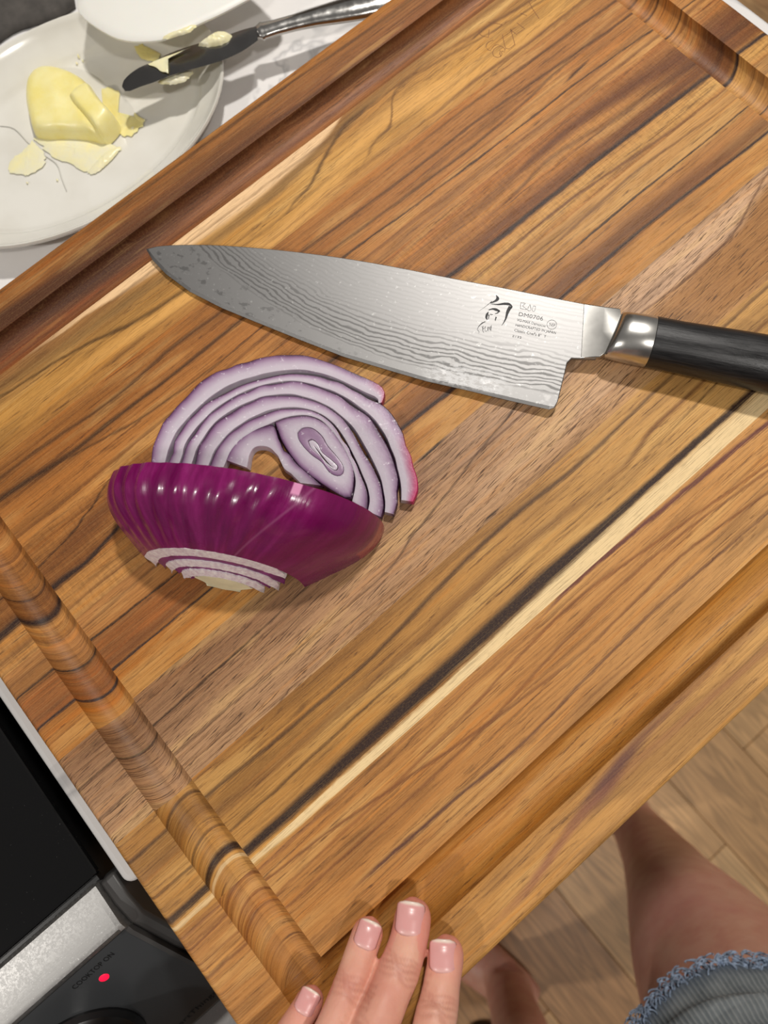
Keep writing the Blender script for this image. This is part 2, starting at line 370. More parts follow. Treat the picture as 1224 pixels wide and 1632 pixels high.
P.append((84.0, 128.2, wood('teak_gold_sapwood', 84, 128.2,
    [(0, (186, 132, 66)), (.4, (186, 134, 68)), (.75, (176, 124, 60)), (1, (170, 118, 58))], [(0, (210, 164, 100)), (.5, (208, 158, 90)), (1, (198, 148, 84))],
    [((120, 78, 40), .0, [(40, 110, 3, .5), (148, 109, 3, .6), (212, 110, 3, .6), (270, 107, 2.4, .5), (292, 111, 1.6, .8), (324, 112, 1.4, .8), (380, 114, 1.4, .7)]),
     ((84, 56, 34), .0, [(40, 119, 1.2, .75), (75, 117.4, 1.2, .8), (136, 117.2, 1.2, .8), (181, 121, 1.6, .8), (223, 122.3, 1.5, .85), (258, 121, 1.4, .75), (312, 123.4, 1.2, .7), (380, 126, 1, .6)]),
     ((70, 44, 26), .0, [(40, 101, .7, .6), (120, 102.5, .8, .6), (200, 103, .5, .3), (300, 105, .5, .4), (340, 108, .8, .7)]),
     ((238, 208, 156), .45, [(38, 86.2, .9, .6), (60, 86, 1.4, .85), (90, 85.6, 2.2, .9), (151, 85, 3.2, .9), (207, 86.2, 4.6, .95), (248, 86.4, 6.0, 1), (283, 85.2, 7.6, 1), (335, 83.4, 9.6, 1), (420, 82, 11, 1)]),
     ((44, 27, 24), .25, [(0, 90, 1.8, .8), (43, 90.6, 2.2, .9), (93, 91.2, 3.2, .95), (150, 92.0, 4.0, .95), (190, 93, 4.2, .95), (225, 93.4, 3.6, .95), (245, 93.6, 2.9, .9), (272, 94, 2.2, .9), (303, 94, 1.8, .9), (337, 94, 1.7, .9), (420, 95, 1.7, .9)])],
    3, k=-0.75, stripe=0.45, stripecol=(128, 84, 42), sfreq=0.5, pore=0.25, warp=1.2)))
P.append((128.2, 171.2, wood('teak_pink_grey', 128.2, 171.2,
    [(0, (178, 136, 98)), (.4, (172, 130, 94)), (.7, (150, 110, 78)), (1, (146, 104, 70))], [(0, (196, 146, 92)), (.25, (212, 172, 134)), (.6, (206, 160, 116)), (.66, (212, 172, 138)), (1, (206, 164, 126))],
    [((60, 40, 28), .0, [(0, 156, .4, .6), (43, 156.4, .6, .9), (72, 157, .7, .9), (97, 157.6, .5, .8), (140, 160, .4, .4)]),
     ((70, 48, 36), .0, [(160, 141, .5, .5), (178, 145.7, .7, .7), (220, 153.7, .6, .6), (257, 161, .8, .8), (300, 170, .5, .5)]),
     ((40, 26, 20), .0, [(200, 170.2, .2, 0), (207, 170, .8, .95), (218, 170.6, .6, .9), (226, 170.8, .2, 0)]),
     ((52, 34, 26), .0, [(204, 129.2, .2, 0), (210, 129.6, .8, .9), (216, 129.8, .6, .8), (222, 130, .2, 0)]),
     ((158, 108, 58), .55, [(290, 136, 6, .0), (325, 141, 10, .55), (368, 142, 13, .8), (402, 144, 14, .85), (433, 150, 18, .85)]),
     ((92, 56, 36), .0, [(330, 155.5, .5, .5), (368, 154.2, .9, .7), (402, 158, .8, .7), (433, 168.5, .8, .6)])],
    4, k=0.5, stripe=0.42, stripecol=(112, 76, 52), sfreq=0.55, pore=0.85, porecol=(66, 42, 30), poredir=0.10, porelen=0.10, warp=1.0, fine=0.8)))
P.append((171.2, 216.2, wood('teak_orange_tan', 171.2, 216.2,
    [(0, (178, 116, 50)), (.34, (172, 108, 44)), (.4, (150, 90, 44)), (.7, (160, 100, 50)), (.76, (176, 118, 62)), (1, (186, 128, 72))],
    [(0, (186, 132, 72)), (.3, (190, 132, 68)), (.38, (150, 96, 50)), (.5, (176, 118, 62)), (.68, (178, 124, 66)), (.75, (190, 138, 76)), (1, (200, 148, 84))],
    [((112, 70, 38), .0, [(0, 191, 3, .4), (104, 190, 3, .5), (300, 191, 5, .75), (372, 191.5, 5, .8), (434, 189, 5, .7)]),
     ((50, 34, 34), .1, [(0, 188, .8, .9), (22, 187.4, .9, .95), (103, 186.5, .7, .9), (200, 187.5, 1.3, .9), (240, 186.4, 1.5, .95), (310, 186.6, 1.3, .95), (372, 187.2, 1.2, .95), (434, 185, 1.2, .95), (480, 184, 1.2, .9)]),
     ((48, 32, 26), .0, [(0, 204.7, .6, .9), (42, 204.6, .6, .9), (90, 203, .5, .8), (250, 202, .5, .6), (300, 201.2, .6, .8), (358, 202.4, .6, .85), (415, 201.8, .5, .85), (480, 201, .5, .8)]),
     ((96, 60, 36), .0, [(40, 211, .8, .4), (90, 212, 1.2, .6), (300, 209, .9, .6), (390, 212, 1.1, .6), (440, 209, .6, .5)])],
    5, k=0.55, stripe=0.30, stripecol=(120, 74, 38), sfreq=0.45, pore=0.2, warp=1.1)))
P.append((216.2, 259.8, wood('teak_figured', 216.2, 259.8,
    [(0, (192, 138, 78)), (.3, (194, 136, 72)), (.45, (160, 104, 50)), (.7, (178, 118, 58)), (1, (172, 112, 54))],
    [(0, (186, 126, 62)), (.12, (212, 160, 88)), (.28, (196, 138, 70)), (.36, (150, 90, 42)), (.6, (184, 122, 58)), (.8, (190, 128, 64)), (1, (168, 104, 48))],
    [((110, 62, 30), .0, [(0, 244, 7, .3), (45, 244, 7, .6), (82, 249, 9, .75), (120, 252, 7, .3), (200, 250, 4, .1), (330, 251, 2.5, .4), (356, 253, 3.2, .75), (401, 252, 5, .9), (430, 249, 9, .9), (455, 245, 12, .9)]),
     ((86, 46, 24), .0, [(310, 243, 1, .2), (337, 244, 1.6, .6), (360, 247, 1.6, .5), (393, 243, 2.4, .5), (430, 240, 3, .6), (455, 238, 4, .7)]),
     ((116, 68, 32), .0, [(0, 236, 4, .5), (60, 237, 4, .7), (120, 236, 4, .5), (278, 234.5, 4, .7), (325, 235, 4.5, .8), (417, 233, 4.5, .85), (455, 232, 4, .85)]),
     ((44, 28, 28), .15, [(0, 232, 2.8, .9), (11, 232.4, 2.8, .95), (43, 234.9, 2.2, .95), (62, 234.6, 1.6, .95), (82, 238.5, 1.4, .95), (110, 243, 1.2, .9), (150, 240, 1, .6), (240, 233, 1.2, .8), (279, 231.2, 1.5, .95), (325, 230.9, 1.6, .95), (386, 230.2, 1.5, .95), (454, 228.2, 1.5, .95), (500, 227, 1.5, .9)]),
     ((70, 40, 22), .0, [(40, 247, .6, .8), (67, 250.9, .7, .85), (82, 256.6, .7, .8), (96, 262, .5, .3)]),
     ((120, 76, 42), .1, [(280, 222, .9, .5), (340, 223, 1.0, .8), (400, 218.5, 1.0, .7), (455, 216, 1.2, .5)])],
    6, k=0.7, stripe=0.40, stripecol=(112, 64, 30), sfreq=0.42, pore=0.25, warp=2.0, ripple=0.34)))
P.append((259.8, 303.2, wood('teak_brown_lined', 259.8, 303.2,
    [(0, (184, 122, 60)), (.3, (176, 112, 52)), (.6, (158, 98, 44)), (.85, (156, 98, 44)), (1, (164, 106, 50))],
    [(0, (190, 132, 70)), (.25, (186, 126, 64)), (.6, (172, 112, 54)), (.8, (176, 116, 58)), (1, (180, 120, 60))],
    [((86, 52, 28), .0, [(0, 297, 1.5, .5), (52, 295.4, 1.5, .7), (81, 294.3, 1.4, .75), (116, 291.4, 1.6, .8), (153, 294, 1.4, .8), (184, 292.5, 1.2, .7), (234, 291.2, 1.1, .75), (285, 289.5, 1.0, .75), (366, 288.2, 1.0, .75), (453, 283, .9, .8)]),
     ((72, 44, 26), .0, [(20, 289, 2.2, .5), (49, 286.1, 2.2, .85), (84, 282.6, 2.0, .85), (110, 282.3, 1.8, .85), (140, 281.7, 1.5, .8), (187, 282.4, 1.3, .8), (260, 281, 1.2, .6), (350, 279, 1.1, .7), (418, 285, .8, .4)]),
     ((60, 36, 22), .0, [(62, 285, .8, .6), (110, 275.6, .9, .6), (140, 272.6, .7, .6), (186, 272, .6, .7), (247, 274.6, .7, .9), (292, 272.8, .6, .95), (350, 271.4, .6, .95), (404, 271, .6, .9), (452, 267.6, .6, .9), (500, 265, .6, .9)]),
     ((70, 40, 24), .0, [(395, 275, .3, 0), (402, 276, 1.1, .9), (412, 277, .9, .9), (420, 277.6, .3, 0)]),
     ((88, 54, 28), .0, [(290, 299, .8, .2), (340, 299, 1, .6), (429, 296.5, 1.2, .8), (452, 295, 1.2, .8)]),
     ((112, 66, 32), .1, [(0, 266, 1, .5), (100, 266, 1, .6), (250, 267, 1, .5), (452, 263, 1.2, .6)])],
    7, k=0.4, stripe=0.48, stripecol=(108, 62, 30), sfreq=0.5, pore=0.22, warp=1.4, ripple=0.12)))
P.append((303.2, 340.6, wood('teak_gold_figured', 303.2, 340.6,
    [(0, (172, 118, 58)), (.2, (186, 132, 64)), (.5, (194, 142, 72)), (.8, (164, 118, 66)), (1, (150, 102, 58))],
    [(0, (190, 134, 68)), (.25, (206, 152, 76)), (.55, (204, 150, 74)), (.8, (184, 130, 64)), (1, (170, 116, 56))],
    [((240, 200, 152), .4, [(90, 339.5, .5, 0), (120, 339, 1.6, .6), (140, 338.5, 3, .95), (175, 336.5, 4.6, 1), (237, 336.5, 6, 1), (275, 338, 5, 1), (294, 340, 2.4, .9), (305, 341, .5, 0)]),
     ((134, 100, 56), .1, [(60, 334, 4, .4), (110, 331, 4, .6), (150, 329, 4, .7), (190, 327, 3, .5), (250, 329, 3, .7), (290, 334, 3, .6), (330, 337, 3, .5)]),
     ((224, 168, 92), .1, [(100, 315, 3, .2), (140, 312, 4, .6), (190, 310, 4, .8), (240, 308, 5, .7), (270, 312, 6, .5), (300, 322, 6, .5), (330, 321, 8, .75), (355, 316, 8, .6), (390, 312, 4, .2)]),
     ((96, 66, 32), .0, [(20, 335, .8, .5), (74, 330.1, 1.0, .8), (109, 326.6, 1.2, .8), (128, 322.2, 1.5, .85), (143, 317.9, 1.8, .85), (177, 314.8, 1.6, .7), (210, 315, 1, .3)]),
     ((92, 62, 30), .0, [(236, 314, .6, 0), (248, 317.1, 1, .6), (265, 321.2, 1.4, .75), (292, 332.9, 1.6, .8), (310, 334.8, 1.2, .85), (318, 335.5, .5, .3), (326, 336, .4, 0)]),
     ((112, 74, 34), .0, [(284, 308, .5, 0), (300, 315, 1.1, .6), (316, 319, 1.1, .7), (326, 330, 1, .6), (345, 333, 1, .5), (398, 325, 1.2, .6), (460, 320, 1.2, .6)]),
     ((116, 72, 34), .0, [(330, 308, .8, .4), (360, 309, 1.4, .7), (400, 307, 1.6, .7), (455, 306, 1.4, .6)]),
     ((110, 70, 34), .0, [(360, 334, 1, .4), (398, 330, 1.4, .7), (440, 326, 1.8, .7), (470, 330, 1.2, .6)]),
     ((214, 168, 100), .0, [(350, 337, .8, 0), (385, 335, 2, .7), (410, 334, 2.4, .8), (440, 336, 1.4, .4)])],
    8, k=0.5, stripe=0.30, stripecol=(126, 84, 40), sfreq=0.4, pore=0.3, porecol=(92, 62, 34), poredir=0.12, warp=2.6)))
P.append((340.6, 381.0, wood('teak_red_brown', 340.6, 381,
    [(0, (134, 80, 44)), (.3, (128, 72, 40)), (.5, (96, 54, 32)), (.62, (92, 54, 34)), (.72, (140, 88, 44)), (1, (156, 98, 46))],
    [(0, (160, 104, 60)), (.35, (164, 108, 64)), (.5, (140, 86, 46)), (.75, (150, 96, 48)), (.9, (172, 112, 52)), (1, (178, 116, 54))],
    [((78, 44, 28), .2, [(0, 366, 5, .6), (100, 364, 6, .85), (160, 358, 5, .8), (200, 360, 4, .5), (255, 361, 2.2, .6), (324, 359.5, 2.0, .6), (400, 358, 1.5, .5)]),
     ((84, 52, 28), .0, [(130, 378, .5, 0), (180, 376, 1, .5), (267, 375.6, 1.4, .8), (307, 374, 1.2, .7), (400, 371, 1, .5)]),
     ((112, 66, 38), .1, [(0, 346, 2, .6), (120, 346, 1.4, .6), (250, 347, 1.2, .7), (330, 348, 1.6, .6), (420, 350, 1.6, .6)]),
     ((112, 66, 42), .1, [(0, 353, 1, .5), (150, 352, 1, .5), (280, 354, 1.4, .7), (420, 356, 1.4, .6)])],
    9, k=0.35, stripe=0.5, stripecol=(86, 48, 28), sfreq=0.6, pore=0.3, warp=1.0)))
for v0, v1, m in P: plank(v0, v1, m)
# maker's stamp burnt into the far end of the board
def ribbon(pts, w, z=0.04):
    Q = np.array(pts, float)[:, :2]; L_, R_ = [], []
    for i in range(len(Q)):
        t = Q[min(i + 1, len(Q) - 1)] - Q[max(i - 1, 0)]; t = t / (np.linalg.norm(t) + 1e-9); n = np.array([-t[1], t[0]])
        ww = w if np.isscalar(w) else w[i]
        L_.append(tuple(Q[i] + n * ww / 2) + (z,)); R_.append(tuple(Q[i] - n * ww / 2) + (z,))
    n = len(Q); return L_ + R_, [(i, i + 1, n + i + 1, n + i) for i in range(n - 1)]
st = []
def sc(x, y): return px(730 + x / 7.65, y / 7.65, 0)
for line in ([(370, 270), (540, 300)], [(260, 365), (250, 400), (300, 440), (370, 455)], [(380, 360), (370, 455)], [(540, 300), (380, 420)],
             [(640, 350), (695, 550)], [(540, 420), (590, 600), (690, 545)], [(720, 280), (815, 355)], [(640, 365), (720, 425)], [(860, 10), (910, 110), (990, 230)],
             [(340, 580), (360, 520), (430, 490)], [(350, 590), (390, 620), (440, 560), (500, 540)], [(420, 640), (440, 600), (500, 560), (540, 570), (580, 610), (560, 640), (530, 620)],
             [(420, 640), (440, 690), (500, 700), (540, 660), (500, 610), (520, 690)], [(760, 160), (840, 190)], [(720, 410), (800, 360)]):
    st.append(ribbon([sc(*q) for q in resample(line, 8)], 0.30, 0.03))
add('engraved_stamp', *merge(st), simple('burnt_line', (122, 76, 42), 0.7, var=0.1), board, False)['label'] = 'faint burnt maker mark'

# ------------------------------------------------------------------ chef's knife
def plane_hit(x, y, O, n):
    d = ray(x, y); return CAM_C + d * (np.dot(O - CAM_C, n) / np.dot(d, n))
kt, kh, kb = px(232, 396, 3.5), px(878, 651, 5.0), px(985, 494, 9.5)
kn = np.cross(kh - kt, kb - kt); kn /= np.linalg.norm(kn); kn = kn if kn[2] > 0 else -kn
kx = plane_hit(960, 489, kt, kn) - plane_hit(480, 402, kt, kn); kx /= np.linalg.norm(kx); ky = np.cross(kn, kx)
KM = Matrix(((kx[0], ky[0], kn[0]), (kx[1], ky[1], kn[1]), (kx[2], ky[2], kn[2]))).to_4x4(); KM.translation = W(*kh)
def kl(x, y):
    q = plane_hit(x, y, kt, kn) - kh; return np.array([q @ kx, q @ ky])
knife = bpy.data.objects.new('chef_knife', None); col.objects.link(knife); knife.empty_display_size = 0.05; knife.matrix_world = KM
tag(knife, 'large chef knife with rippled steel blade and black wooden handle', 'knife')
def steel_blade():
    t = NT('damascus_steel'); p = t.coord(); x, y, z = [t.math('MULTIPLY', c, 1000.0) for c in t.sep(p)]
    # layered steel lines follow the cutting edge
    warpn = t.noise(t.xyz(t.math('MULTIPLY', x, 0.03), t.math('MULTIPLY', y, 0.06), 2.0), 1, 3, 0.5, 0.6)
    w2 = t.noise(t.xyz(t.math('MULTIPLY', x, 0.18), t.math('MULTIPLY', y, 0.25), 5.0), 1, 2)
    edge = t.math('ADD', y, t.math('MULTIPLY', t.math('POWER', t.math('DIVIDE', t.math('MAXIMUM', t.math('MULTIPLY', t.math('ADD', x, 55.0), -1.0), 0.0), 100.0), 2.0), -22.0))
    ph = t.math('ADD', t.math('MULTIPLY', edge, 2.9), t.math('ADD', t.math('MULTIPLY', warpn, 24.0), t.math('MULTIPLY', w2, 4.0)))
    wave = t.math('SINE', ph)
    zone = t.math('MULTIPLY', t.maprange(edge, 5.5, 9.0, smooth=True), t.maprange(edge, 16, 30, 1.0, 0.12, smooth=True))
    m = t.math('MULTIPLY', t.maprange(wave, -0.1, 0.9, smooth=True), zone)
    c = t.mix(m, lin((146, 145, 144)), lin((112, 111, 110)))
    sc_ = t.noise(t.xyz(t.math('MULTIPLY', x, 0.4), t.math('MULTIPLY', y, 0.4), 9), 1, 5, 0.7)
    c = t.mix(t.maprange(sc_, 0.6, 0.68, 0, 0.35), c, lin((214, 214, 212)))
    # dried water marks near the edge
    wm = t.noise(t.xyz(t.math('MULTIPLY', x, 0.22), t.math('MULTIPLY', y, 0.5), 21), 1, 4, 0.7)
    zone2 = t.math('MULTIPLY', t.maprange(edge, 1, 3), t.maprange(edge, 7.0, 14.0, 1, 0))
    zone3 = t.math('MULTIPLY', t.maprange(x, -62, -50), t.maprange(x, -30, -18, 1, 0))
    mark = t.math('MULTIPLY', t.math('MULTIPLY', zone2, zone3), t.maprange(wm, 0.46, 0.54))
    c = t.mix(t.math('MULTIPLY', mark, 0.8), c, lin((232, 232, 232)))
    ro = t.math('ADD', t.math('ADD', 0.47, t.math('MULTIPLY', m, 0.06)), t.math('MULTIPLY', mark, 0.25))
    wet = t.noise(t.xyz(t.math('MULTIPLY', x, 0.16), t.math('MULTIPLY', y, 0.22), 31), 1, 4, 0.6)
    ro = t.math('SUBTRACT', ro, t.math('MULTIPLY', t.math('MULTIPLY', t.maprange(wet, 0.57, 0.62), t.maprange(edge, 4, 14, 1, 0)), 0.10))
    hb = t.noise(t.xyz(t.math('MULTIPLY', x, 4.0), t.math('MULTIPLY', y, 0.12), 3), 1, 2)
    t.bump(t.math('ADD', t.math('MULTIPLY', m, -0.4), t.math('MULTIPLY', hb, 0.25)), 0.1, 0.0002)
    t.set(Base_Color=c, Metallic=1.0, Roughness=ro); return t.mat
spine = [(232, 396), (262, 391), (330, 390), (400, 394), (480, 402), (560, 413), (640, 427), (720, 443), (800, 458), (880, 474), (962, 490)]
edge_px = [(950, 572), (911, 571), (904, 578), (900, 596), (889, 640), (884, 649), (875, 652), (813, 638), (747, 622), (680, 607), (625, 591), (548, 568), (476, 540), (404, 511), (353, 490), (302, 464), (264, 436), (242, 413)]
def blade():
    S = resample([kl(*q) for q in spine], 40); E_ = [kl(*q) for q in edge_px]
    out = [tuple(q) for q in S] + [tuple(q) for q in E_]
    n = len(out); C2 = np.array(out)
    ins = []
    for i in range(n):   # inner loop: where the thin edge bevel starts
        t = C2[(i + 1) % n] - C2[i - 1]; t /= np.linalg.norm(t) + 1e-9; nn = np.array([t[1], -t[0]])
        sharp = i >= 46 or i == 0
        ins.append(tuple(C2[i] + nn * (1.5 if sharp else 0.35)))
    V = [(x, y, -0.55 if (i >= 46 or i == 0) else -0.25) for i, (x, y) in enumerate(out)] + [(x, y, 0.0) for x, y in ins]
    V += [(x, y, -0.75 if (i >= 46 or i == 0) else -2.0) for i, (x, y) in enumerate(out)]
    F = [(i, (i + 1) % n, n + (i + 1) % n, n + i) for i in range(n)] + [(i, 2 * n + i, 2 * n + (i + 1) % n, (i + 1) % n) for i in range(n)]
    F += [tuple(n + i for i in range(n)), tuple(2 * n + i for i in range(n))[::-1]]
    return add('blade', V, F, steel_blade(), knife, False)
bl = blade()
steel = simple('satin_steel', (205, 203, 198), 0.26, 1.0, var=0.03, scale=300)
def bolster():
    a = [kl(*q) for q in [(930, 483), (962, 490), (986, 496), (988, 512), (984, 532), (975, 558), (955, 571), (925, 571)]]
    hgt = [0.05, 1.3, 3.2, 3.8, 3.6, 3.0, 1.3, 0.05]
    n = len(a); c = np.mean(a, axis=0)
    V = [(x, y, h) for (x, y), h in zip(a, hgt)] + [(x, y, -1.9) for x, y in a]
    V.append((a[1][0] * .5 + a[6][0] * .5, a[1][1] * .5 + a[6][1] * .5, 1.5)); V.append((a[3][0] * .6 + a[5][0] * .4 - 1, a[3][1] * .5 + a[5][1] * .5, 3.8))
    F = [(0, 1, 16), (0, 16, 7), (7, 16, 6), (1, 2, 17, 16), (2, 3, 17), (3, 4, 17), (4, 5, 17), (5, 6, 16, 17)]
    F += [(i, (i + 1) % n, n + (i + 1) % n, n + i) for i in range(n)] + [tuple(n + i for i in range(n))]
    o = add('bolster', V, F, steel, knife); return bev(o, 0.5, 2, 50)
bolster()
h0, h1 = kl(1035, 549), kl(1224, 585)      # handle axis, in the blade's plane
ha = (h1 - h0) / np.linalg.norm(h1 - h0); hb_ = np.array([-ha[1], ha[0]])
def handle_ring(s, r, rz, zc, n=40, slant=0.0):
    R = []
    for k in range(n):
        a = 2 * math.pi * k / n; c, sn = math.cos(a), math.sin(a)
        rr = 1 + 0.10 * max(0, math.cos(a - math.radians(35))) ** 6    # D-shaped: one soft ridge
        q = h0 + ha * (s + slant * c) + hb_ * (r * rr * c); R.append((q[0], q[1], zc + rz * rr * sn))
    return R
HZ = 1.7
prof = [(-0.3, 10.6), (0, 11.1), (12, 11.0), (40, 11.8), (75, 12.4), (100, 12.1), (116, 11.4), (119, 10.8)]
def ebony():
    t = NT('black_pakkawood'); x, y, z = [t.math('MULTIPLY', c, 1000.0) for c in t.sep(t.coord())]
    n = t.noise(t.xyz(t.math('MULTIPLY', x, 0.06), t.math('MULTIPLY', y, 1.1), t.math('MULTIPLY', z, 1.1)), 1, 4, 0.7)
    t.bump(n, 0.35, 0.0003)
    t.set(Base_Color=t.mix(t.maprange(n, 0.35, 0.7), lin((14, 14, 15)), lin((38, 37, 38))), Roughness=t.maprange(n, 0.3, 0.7, 0.26, 0.42)); return t.mat
add('handle', *loft([handle_ring(s, r, r * 0.90, HZ) for s, r in prof]), ebony(), knife)
add('ferrule', *loft([handle_ring(s, r, r * q_, HZ, slant=sl) for s, r, sl, q_ in [(-17.2, 9.8, 1.8, .42), (-16.9, 10.4, 1.8, .56), (-16.2, 10.7, 1.7, .70), (-14.6, 10.8, 1.4, .82), (-11, 10.9, .8, .88), (-6, 11.0, .3, .9), (-0.5, 11.1, 0, .9), (-0.2, 11.0, 0, .9)]]), steel, knife)
add('end_cap', *loft([handle_ring(s, r, r * 0.90, HZ) for s, r in [(119, 10.8), (120.5, 11.0), (122.5, 10.2), (123, 8.5)]]), steel, knife)
ink = simple('etched_black', (38, 38, 40), 0.6, var=0.12, scale=900)
def T(x, y, x2, y2):   # text frame on the blade from two photo points along its baseline
    a, b = kl(x, y), kl(x2, y2); e = (b - a) / np.linalg.norm(b - a)
    M = Matrix(((e[0], -e[1], 0, a[0] / 1000), (e[1], e[0], 0, a[1] / 1000), (0, 0, 1, 0.00006), (0, 0, 0, 1))); return M
def ez(x, y): return (740 + x / 6.8, 450 + y / 6.8)
def tt(body, x, y, x2, y2, hgt, bold=0.0):
    a, b = kl(*ez(x, y)), kl(*ez(x2, y2)); wd = np.linalg.norm(b - a); size = hgt / 0.70
    o = text_mesh(body, size, 'engraving', ink, bl, T(*ez(x, y), *ez(x2, y2)), bold)
    xs = [v.co.x for v in o.data.vertices]; sx = (wd / 1000) / (max(xs) - min(xs)); o.data.transform(Matrix.Diagonal((sx, 1, 1, 1))); return o
mmp = 0.262 / 6.8
tt('DM0706', 580, 362, 842, 414, 52 * mmp, -0.02)
tt('VG-MAX Damascus', 568, 418, 876, 486, 34 * mmp)
tt('HANDCRAFTED IN JAPAN', 550, 474, 986, 560, 32 * mmp)
tt("Classic Chef's 8\"", 537, 530, 828, 590, 34 * mmp)
tt('Y', 862, 596, 882, 600, 32 * mmp)
tt('2132', 516, 590, 616, 610, 26 * mmp)
tt('NSF', 916, 470, 980, 482, 38 * mmp)
def etch(polys, z=0.06):
    parts = []
    for pts, w in polys:
        q = resample([kl(*ez(*p)) for p in pts], max(6, 4 * len(pts)))
        if not np.isscalar(w): w = np.interp(np.linspace(0, 1, len(q)), np.linspace(0, 1, len(w)), w) * mmp
        else: w = w * mmp
        parts.append(ribbon(q, w, z))
    return add('engraving', *merge(parts), ink, bl, False)
# KAI outline mark
etch([([(612, 222), (606, 283)], 4), ([(612, 222), (664, 230), (632, 256), (680, 294), (606, 283)], 4), ([(712, 240), (684, 298), (722, 302), (712, 240)], 4),
      ([(748, 256), (736, 306), (762, 310), (772, 262)], 4), ([(748, 256), (772, 260)], 4)])
th = [(948 + 52 * math.cos(a), 458 + 50 * math.sin(a)) for a in np.linspace(0, 2 * math.pi, 25)]
etch([(th, 4)])
# brush-stroke emblem
etch([([(345, 138), (362, 178), (330, 205), (280, 225)], [6, 40, 22, 8]), ([(300, 205), (230, 262), (150, 318)], [8, 3, 1]), ([(285, 232), (360, 240), (440, 232), (492, 240), (518, 268)], [4, 14, 26, 34, 14]),
      ([(500, 262), (470, 320), (450, 390), (425, 440), (405, 468)], [44, 40, 26, 14, 4]), ([(518, 268), (488, 300)], [16, 4]),
      ([(262, 300), (310, 288), (355, 300), (385, 318)], [10, 20, 34, 16]), ([(378, 300), (362, 330), (330, 340)], [22, 14, 6]),
      ([(262, 318), (248, 345), (238, 380), (250, 405)], [6, 30, 26, 10]), ([(345, 375), (335, 415)], [18, 12]), ([(280, 345), (310, 352)], [10, 6]), ([(268, 352), (262, 400)], [14, 5]),
      ([(228, 425), (190, 445), (155, 480), (142, 515), (160, 530)], [8, 12, 8, 5, 3]), ([(160, 530), (158, 552)], 4), ([(205, 470), (200, 520), (212, 545)], [5, 7, 3]),
      ([(190, 478), (210, 505), (230, 478)], 4), ([(230, 478), (225, 525), (246, 525), (256, 480), (256, 525)], [4, 5, 5, 5, 3]), ([(262, 525), (270, 480), (284, 520), (296, 462)], [4, 5, 6, 4]),
      ([(285, 470), (290, 530)], [6, 3])])

# ------------------------------------------------------------------ onion half and its slices
def flesh():
    t = NT('red_onion_flesh'); e = t.attr('edge', 'Fac'); p = t.coord(); n = t.noise(p, 420, 3, 0.6); n2 = t.noise(p, 90, 2)
    x = t.math('ADD', e, t.math('MULTIPLY', t.math('SUBTRACT', n2, 0.5), 0.22))
    c = t.ramp(x, [(0.0, lin((176, 158, 178))), (0.08, lin((204, 194, 204))), (0.36, lin((200, 188, 200))), (0.58, lin((178, 156, 178))), (0.76, lin((146, 112, 146))), (0.88, lin((104, 66, 104))), (0.95, lin((60, 28, 60)))])
    c = t.mix(t.maprange(n, 0.62, 0.72, 0, 0.6), c, lin((246, 240, 246)))
    r_ = t.attr('rind', 'Fac'); c = t.mix(t.math('MULTIPLY', r_, t.maprange(e, 0.35, 0.85)), c, lin((176, 22, 92)))
    t.bump(n, 0.25, 0.0003)
    t.set(Base_Color=c, Roughness=0.34, Subsurface_Weight=0.25, Subsurface_Radius=(0.004, 0.0025, 0.003), Subsurface_Scale=1.0, Specular_IOR_Level=0.6); return t.mat
FLESH = flesh()
def setf(o, name, vals):
    a = o.data.attributes.new(name, 'FLOAT', 'POINT'); a.data.foreach_set('value', np.array(vals, dtype=np.float32))
def RX(x, y): return (160 + x / 2.267, 540 + y / 2.267)
def ext(pts, amt=26):
    a, b = np.array(pts[0], float), np.array(pts[1], float); e = (a - b) / np.linalg.norm(a - b); return [tuple(a + e * amt)] + list(pts)
def ring(parent, outer, inner, z1, z0, N=56, rind=None, lean=0.6, name='onion_layer', seed=0):
    rs = np.random.default_rng(seed + 11)
    O = resample([px(*RX(*q), z1) for q in ext(outer)], N)[:, :2]; I = resample([px(*RX(*q), z1) for q in ext(inner)], N)[:, :2]
    jag = np.interp(np.linspace(0, 1, N), np.linspace(0, 1, N // 2), rs.normal(0, 0.34, N // 2))
    V, ed, rd, F = [], [], [], []
    prof_ = [(-0.02, z0, 1.0), (0.0, z1 - 0.5, 1.0), (0.05, z1 - 0.05, 0.93), (0.25, z1, 0.72), (0.55, z1, 0.45), (0.86, z1, 0.2), (0.97, z1 - 0.15, 0.10), (1.0, z1 - 0.6, 0.04), (1.0 + lean * 0.1, z0, 0.12)]
    for i in range(N):
        for (a, z, e) in prof_:
            nn = O[i] - I[i]; nn = nn / (np.linalg.norm(nn) + 1e-9)
            q = O[i] * (1 - a) + I[i] * a + nn * jag[i] * (1 if a < 0.3 else 0.3); V.append((q[0], q[1], z)); ed.append(e)
            rd.append(0 if rind is None else float(np.interp(i / (N - 1), rind[0], rind[1])))
    m = len(prof_)
    for i in range(N - 1):
        for j in range(m): F.append((i * m + j, i * m + (j + 1) % m, (i + 1) * m + (j + 1) % m, (i + 1) * m + j))
    F += [tuple(range(m)), tuple(range((N - 1) * m, N * m))[::-1]]
    o = add(name, V, F, FLESH, parent); setf(o, 'edge', ed); setf(o, 'rind', rd); return o
upper = root('onion_slice')
tag(upper, 'red onion half-ring slice lying lower, only its outermost curved layer showing', 'onion slice', 'red onion slices on the board')
